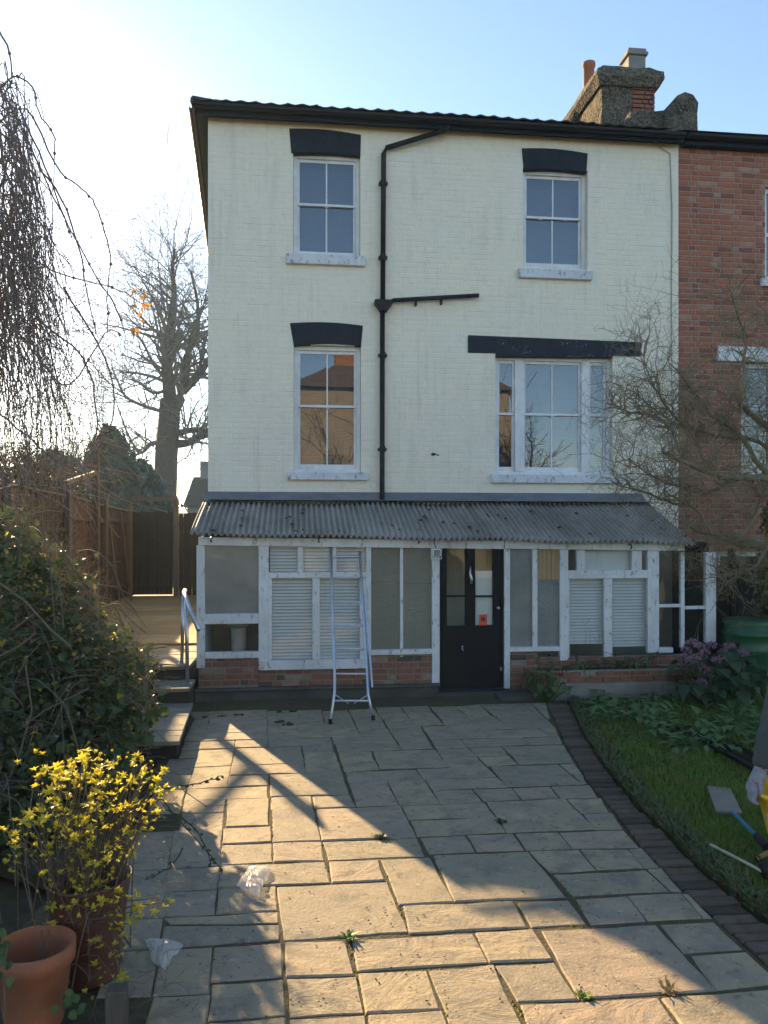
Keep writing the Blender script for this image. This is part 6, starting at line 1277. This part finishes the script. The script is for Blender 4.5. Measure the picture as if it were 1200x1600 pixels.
limb_mb.build('limbs', M['hazel'], haz, smooth=True); stuff(fine.build('twigs', M['hazel'], haz))
conifer('golden_conifer', 'yellow green conifer bush at the right edge behind the bare shrub', 1232, 720, 10.6, 0.6, M['golden'], 9, 2600, 0.12, 0.0)
# ------------------------------------------------------------------ plants by the lean-to
def plant(name, label, cat, px, py, n, mb, mat, spread, h, seed, group=None, base_z=0.0, stems=True, tilt=0.9, scl=(.7,1.2), xy=None):
    r = random.Random(seed); x, y = xy or G(px, py, base_z); o = thing(name, label, cat, (x,y,base_z), group); L4 = []; sm = MB()
    for k in range(n):
        a = r.uniform(0,6.283); d = spread*math.sqrt(r.random()); hh = base_z+h*(1-0.6*(d/spread)**2)*r.uniform(.4,1.05)
        p = Vector((x+d*math.cos(a), y+d*math.sin(a)*0.8, max(hh, base_z+0.02))); 
        m = Matrix.Translation(p) @ Matrix.Rotation(a-math.pi/2+r.gauss(0,.4),4,'Z') @ Matrix.Rotation(r.uniform(-0.5,tilt)-0.15,4,'X') @ Matrix.Scale(r.uniform(*scl),4); L4.append((m,0))
        if stems: sm.tube([(x+d*0.25*math.cos(a),y+d*0.25*math.sin(a),base_z-0.01), (x+d*0.7*math.cos(a),y+d*0.7*math.sin(a)*0.8,(base_z+hh)/2+0.02), p], 0.0035, 4, cap=False)
    scatter(o, [mb], [mat], L4, 'leaf', 'leaves')
    if stems: stuff(sm.build('stems', mat, o))
    return o
gl_leaf = leaf(0.15,0.075,0.25,0.35,3); rg = random.Random(12)
spots = []
for k in range(400):
    px, py = rg.uniform(905,1235), rg.uniform(1086,1182); lim = np.interp(px, [900,1000,1060,1110,1240], [1118,1140,1165,1175,1185])
    if py > lim: continue
    x, y = G(px, py)
    if x < along(LX,y)+0.2 or y > by0-0.12 or any((x-a)**2+(y-b)**2 < 0.2**2 for a, b in spots): continue
    spots.append((x,y))
    if len(spots) >= 34: break
for i, (x, y) in enumerate(spots):
    plant('ground_cover_plant', 'low clump of broad green leaves between the lawn and the raised bed', 'plant', 0, 0, rg.randint(13,19), gl_leaf, M['ground'], 0.20, 0.15, 100+i, 'broad leaved clumps between lawn and raised bed', xy=(x,y), scl=(.6,1.15))
for i, (px, py) in enumerate([(1055,1160),(1064,1172),(1090,1168),(1040,1150)]): plant('ground_cover_plant', ['leafy clump straying onto the grass, farthest left', 'leafy clump with big leaves on the grass edge', 'leafy clump beside the fallen gutter end', 'small leafy clump at the inner lawn edge'][i], 'plant', px, py, 7, gl_leaf, M['ground'], 0.12, 0.10, 60+i, scl=(.7,1.2))
bl = leaf(0.20,0.16,0.2,0.35,3)
bg = plant('bergenia_plant', 'dark leaved bergenia with pink flower heads at the end of the bed', 'plant', 1116, 1098, 130, bl, M['berg'], 0.58, 0.78, 77, tilt=0.7, scl=(.6,1.15))
rp = random.Random(6)
for k, (px, py) in enumerate([(1080,1003),(1072,1016),(1095,1010),(1102,1020),(1085,1030),(1068,1028),(1122,1030),(1140,1010),(1130,1020),(1160,1020),(1100,1045),(1098,1066),(1155,1040),(1112,1008)]):
    p = T(px, py, 9.35+rp.gauss(0,.15)); hd = MB(); pet = leaf(0.022,0.018,0.3,-0.2,2)
    for j in range(34):
        d = Vector((rp.gauss(0,1),rp.gauss(0,1),rp.gauss(0.2,.7))).normalized(); m = rot_to(d, rp.uniform(0,6.28)); hd.add([p+Vector((d.x*1.5,d.y*1.2,d.z))*0.045*rp.uniform(.3,1.3)+m @ Vector(v_) for v_ in pet.v], pet.f)
    stuff(hd.build('flower_head', M['pink'], bg)); MB().tube([p+Vector((rp.gauss(0,.05),0.06,-0.22)), p+Vector((rp.gauss(0,.03),0.02,-0.1)), p], 0.006, 5).build('flower_stalk', M['berg'], bg)
iv_leaf = leaf(0.085,0.07,0.25,0.3,3,True)
plant('ivy_clump', 'bright green ivy clump at the bed corner right of the door', 'plant', 845, 1090, 90, iv_leaf, M['ivy'], 0.30, 0.62, 31, tilt=0.6, scl=(.6,1.1), xy=(bx0+0.10, by0-0.08))
long_leaf = leaf(0.30,0.035,0.5,0.9,3)
for i, (px, n) in enumerate([(905,14),(935,12),(965,12),(990,14),(1010,10)]):
    x = Q(px,1040,by0+0.25)[0]; plant('strappy_plant', ['strappy green plant in the bed, nearest the door', 'strappy green plant in the bed, second from the door', 'strappy green plant in the middle of the bed', 'strappy green plant in the bed below the right casement', 'strappy green plant in the bed, nearest the pink flowers'][i], 'plant', 0, 0, n, long_leaf, M['ivy'], 0.12, 0.16, 200+i, base_z=0.29, xy=(x, by0+0.28), tilt=1.2, scl=(.6,1.1))
for i, (px, py) in enumerate([(906,976),(918,990),(928,985)]):
    x, z = Q(px, py, by0+0.3); s_ = MB(); rt_ = random.Random(i); twigs(s_, (x+0.05,by0+0.3,0.28), (-0.05,0,1), z-0.28, 0.004, 1, rt_, 0.05, 7, 0.05, 4, 0.18, 6, 0.0015); tag(stuff(s_.build('dry_flower_stalk', M['twig'])) if False else s_.build('dry_flower_stalk', M['twig']), ['tallest dry stalk in front of the blind right of the door', 'middle dry stalk in front of the blind right of the door', 'shortest dry stalk in front of the blind right of the door'][i], 'stalk')
# ------------------------------------------------------------------ things lying on the grass
def on_lawn(px, py, z=0.03): x, y = G(px, py, z); return Vector((x,y,z))
for pts, lab in [([(1062,1133),(1190,1200)], 'longer black half round gutter length lying in the grass'), ([(1126,1152),(1215,1205)], 'shorter black half round gutter length lying in the grass')]:
    a, b = on_lawn(*pts[0],0.07), on_lawn(*pts[1],0.07); o = half_gutter(a, b, 0.06, mat=M['black']); o.name = 'gutter_length'; tag(o, lab, 'gutter')
q4 = [on_lawn(*p,0.045) for p in [(1105,1228),(1141,1231),(1160,1270),(1119,1267)]]; tag(MB().prism([(v_.x,v_.y) for v_ in q4][::-1], 0.025, 0.047).build('grey_board', M['board'], bevel=0.003), 'small grey board lying flat on the lawn', 'board')
sp_ = thing('blue_handled_tool', 'blue metal tube tool with dark socket lying on the lawn', 'garden tool', on_lawn(1170,1295)); MB().tube([on_lawn(1144,1268,0.05),on_lawn(1184,1308,0.05)], 0.014, 8).build('shaft', M['blue'], sp_); MB().tube([on_lawn(1182,1306,0.05),on_lawn(1200,1325,0.05)], [0.024,0.03], 8).build('socket', M['black'], sp_)
tag(MB().tube([on_lawn(1110,1320,0.04),on_lawn(1150,1340,0.045),on_lawn(1250,1393,0.05)], 0.010, 7).build('white_cane', M['cane']), 'pale cane lying across the near lawn', 'cane')
th = thing('wooden_handle', 'orange brown wooden handle end lying by the pale cane', 'garden tool', on_lawn(1190,1338)); MB().tube([on_lawn(1183,1342,0.05),on_lawn(1240,1312,0.08)], 0.017, 8).build('shaft', M['handle'], th); MB().tube([on_lawn(1187,1340,0.05),on_lawn(1183,1342,0.05)], 0.019, 8).build('end_cap', M['black'], th)
bkt = MB().tube([on_lawn(1190,1362,0.05),on_lawn(1260,1350,0.10)], [0.05,0.06], 10); tag(bkt.build('black_pipe_piece', M['black']), 'black pipe piece at the frame edge beside the pale cane', 'pipe')

# ------------------------------------------------------------------ the person at the right edge
def skin(name, pts, edges, rad, mat, parent=None, sub=2):
    me = bpy.data.meshes.new(name); me.from_pydata([tuple(p) for p in pts], edges, []); o = bpy.data.objects.new(name, me); col.objects.link(o)
    md = o.modifiers.new('s', 'SKIN'); md.use_smooth_shade = True; sd = o.modifiers.new('u', 'SUBSURF'); sd.levels = sub; sd.render_levels = sub
    for v_, r in zip(me.skin_vertices[0].data, rad): v_.radius = (r, r) if not isinstance(r, tuple) else r
    me.skin_vertices[0].data[0].use_root = True
    dg = bpy.context.evaluated_depsgraph_get(); dg.update(); ev = o.evaluated_get(dg); m2 = bpy.data.meshes.new_from_object(ev); m2.name = name; bpy.data.objects.remove(o)
    for p in m2.polygons: p.use_smooth = True
    m2.materials.clear(); return obj(name, m2, mat, parent)
PT = 4.72
def Pp(px, py, dt=0.0): return T(px, py, PT+dt)
gz = lambda px, dt: (lambda v_: Vector((v_.x, v_.y, 0)))(T(px, HZ, PT+dt))
pel = Pp(1284,1180); waist = Pp(1282,1115,-.02); chest = Pp(1278,1030,-.03); neckb = Pp(1276,965,-.03); neck = Pp(1274,943,-.05); head = Pp(1270,905,-.08); crown_ = Pp(1270,880,-.07)
shL = Pp(1228,988,-.02); elL = Pp(1214,1108,0.0); wrL = Pp(1187,1205,-.10); paL = Pp(1174,1236,-.12)
shR = Pp(1328,988,.02); elR = Pp(1342,1108,.05); wrR = Pp(1330,1200,-.08); paR = Pp(1324,1232,-.1)
hiL = Pp(1262,1195); knL = Pp(1262,1290,-.03); anL = gz(1264,.02)+Vector((0,0,0.09)); toL = gz(1250,-.16)+Vector((0,0,0.035))
hiR = Pp(1306,1195); knR = Pp(1310,1290,-.02); anR = gz(1312,.06)+Vector((0,0,0.09)); toR = gz(1302,-.12)+Vector((0,0,0.035))
pts = [pel,waist,chest,neckb,neck,head,crown_,shL,elL,wrL,paL,shR,elR,wrR,paR,hiL,knL,anL,toL,hiR,knR,anR,toR]
edges = [(0,1),(1,2),(2,3),(3,4),(4,5),(5,6),(3,7),(7,8),(8,9),(9,10),(3,11),(11,12),(12,13),(13,14),(0,15),(15,16),(16,17),(17,18),(0,19),(19,20),(20,21),(21,22)]
rad = [.13,.125,.14,.085,.055,.092,.07,.06,.045,.032,.035,.06,.045,.032,.035,.085,.06,.042,.035,.085,.06,.042,.035]
person = thing('person', 'person in grey green jacket and pale gloves holding a yellow bucket', 'person', gz(1286,.02))
skin('body', pts, edges, rad, M['skin'], person)
# jacket with folded sleeves, trousers, boots
def lerp_chain(a, b, n, j=0.0, r=random.Random(3)): return [a.lerp(b, i/n)+Vector((r.gauss(0,j),r.gauss(0,j),r.gauss(0,j*.5))) for i in range(1, n+1)]
jp = [pel+Vector((0,0,-.05)),waist,chest,neckb]; je = [(0,1),(1,2),(2,3)]; jr = [.165,.16,.172,.10]
for sh_, el, wr in ((shL,elL,wrL),(shR,elR,wrR)):
    c = [sh_]+lerp_chain(sh_, el, 4, .006)+lerp_chain(el, wr, 4, .008); rr_ = [.088,.084,.078,.086,.076,.082,.068,.066,.050]; b = len(jp); jp += c; jr += rr_; je += [(3,b)]+[(b+i,b+i+1) for i in range(len(c)-1)]
jk = skin('jacket', jp, je, jr, M['jacket'], person); jitter_mesh(jk, 0.016, 17); jitter_mesh(jk, 0.008, 40)
tp_ = [pel,hiL]+lerp_chain(hiL,knL,2)+lerp_chain(knL,anL,2)+[hiR]+lerp_chain(hiR,knR,2)+lerp_chain(knR,anR,2)
jitter_mesh(skin('trousers', tp_, [(0,1),(1,2),(2,3),(3,4),(4,5),(0,6),(6,7),(7,8),(8,9),(9,10)], [.15,.10,.095,.082,.072,.068,.10,.095,.082,.072,.068], M['denim'], person), 0.008, 12)
for an, to in ((anL,toL),(anR,toR)): skin('boot', [an+Vector((0,0,.08)),an+Vector((0,0,-.03)),an.lerp(to,.5)+Vector((0,0,-.02)),to], [(0,1),(1,2),(2,3)], [.062,.06,.052,.048], M['boot'], person)
hd_ = MB(); hd_.lathe([(0.098,-0.02),(0.105,0.02),(0.10,0.07),(0.07,0.115),(0.0,0.13)], head+Vector((0,0,.01)), 20); hd_.build('hair', M['hair'], person, smooth=True)
fc = -FW*0.088
for sx in (-1,1):
    MB().lathe([(0,0.006),(0.009,0.003),(0.011,-0.004)], head+fc+RT*0.032*sx+Vector((0,0,.005)), 10, axis=-FW).build('eye', M['hair'], person); MB().lathe([(0,0.012),(0.018,0.008),(0.024,-0.004)], head+RT*0.092*sx-Vector((0,0,.005)), 10, axis=RT*sx).build('ear', M['skin'], person)
MB().tube([head+fc*1.02+Vector((0,0,.002)), head+fc*1.16-Vector((0,0,.03)), head+fc*1.03-Vector((0,0,.038))], [.010,.014,.010], 8).build('nose', M['skin'], person, smooth=True); MB().tube([head+fc-RT*.022-Vector((0,0,.06)), head+fc*1.05-Vector((0,0,.062)), head+fc+RT*.022-Vector((0,0,.06))], .006, 6).build('mouth', M['terra'], person)
# yellow bucket and gloved hands closing on its rim
bc = Pp(1232,1268,-.12); bax = Vector((-0.15,-0.1,1)).normalized(); R0 = 0.165
bucket = thing('yellow_bucket', 'yellow plastic bucket carried by the gloved hand at the right edge', 'bucket', bc-Vector((0,0,.15)))
MB().lathe([(0,-0.15),(R0*.72,-0.15),(R0*.74,-0.14),(R0*.97,0.12),(R0*1.06,0.125),(R0*1.06,0.15),(R0*.97,0.152),(R0*.93,0.11),(R0*.70,-0.13),(0,-0.13)], bc, 40, axis=bax).build('bucket_body', M['yellow'], bucket, smooth=True)
e = bc-RT*0.15+Vector((0,0,.09))-FW*0.06; MB().tube([e, e+Vector((0.0,-0.02,-.05)), e+Vector((-.012,-.015,-.11))], [.008,.008,.013], 6).build('handle_lug', M['cane'], bucket, smooth=True)
def glove(wr, pa, tgt, mir_=1):
    fd = (pa-wr).normalized(); ac = fd.cross(FW).normalized(); gp = [wr.lerp(pa,-.7), wr.lerp(pa,.45), pa]; gr = [.036,.040,.042]; ge = [(0,1),(1,2)]
    for k, (off, ln) in enumerate([(-.033,.072),(-.011,.082),(.011,.078),(.031,.062)]):
        b0_ = pa+(-FW)*0.012+FW*off*-1.0+ac*0.004; i0 = len(gp); cur = (fd*0.85+RT*0.5*mir_).normalized(); cur2 = (fd*0.25+RT*1.0*mir_).normalized()
        gp += [b0_+fd*0.012, b0_+fd*0.03+cur*ln*.35, b0_+fd*.03+cur*ln*.35+cur2*ln*.45]; gr += [.0135,.0125,.0105]; ge += [(2,i0),(i0,i0+1),(i0+1,i0+2)]
    i0 = len(gp); gp += [wr.lerp(pa,.5)-FW*0.035+RT*.012*mir_, wr.lerp(pa,.9)-FW*.05+RT*.03*mir_, pa-FW*.045+RT*.05*mir_+fd*.02]; gr += [.017,.0145,.012]; ge += [(1,i0),(i0,i0+1),(i0+1,i0+2)]
    return skin('glove', gp, ge, gr, M['glove'], person, 2)
glove(wrL, paL, bc); glove(wrR, paR, bc, -1)

# ------------------------------------------------------------------ hazy morning air
HAZE = 0.0011
m = bpy.data.materials.new('haze air'); m.use_nodes = True; nt = m.node_tree; nt.nodes.clear(); ho = nt.nodes.new('ShaderNodeOutputMaterial'); pv = nt.nodes.new('ShaderNodeVolumePrincipled')
pv.inputs['Color'].default_value = (0.6,0.82,1.0,1); pv.inputs['Density'].default_value = HAZE; pv.inputs['Anisotropy'].default_value = 0.1; nt.links.new(pv.outputs[0], ho.inputs['Volume'])
hb = MB().box(-62, 62, -45, 92, -1.1, 29).build('haze', m); stuff(hb); hb['label'] = 'thin bright haze hanging over the gardens'; hb['category'] = 'haze'
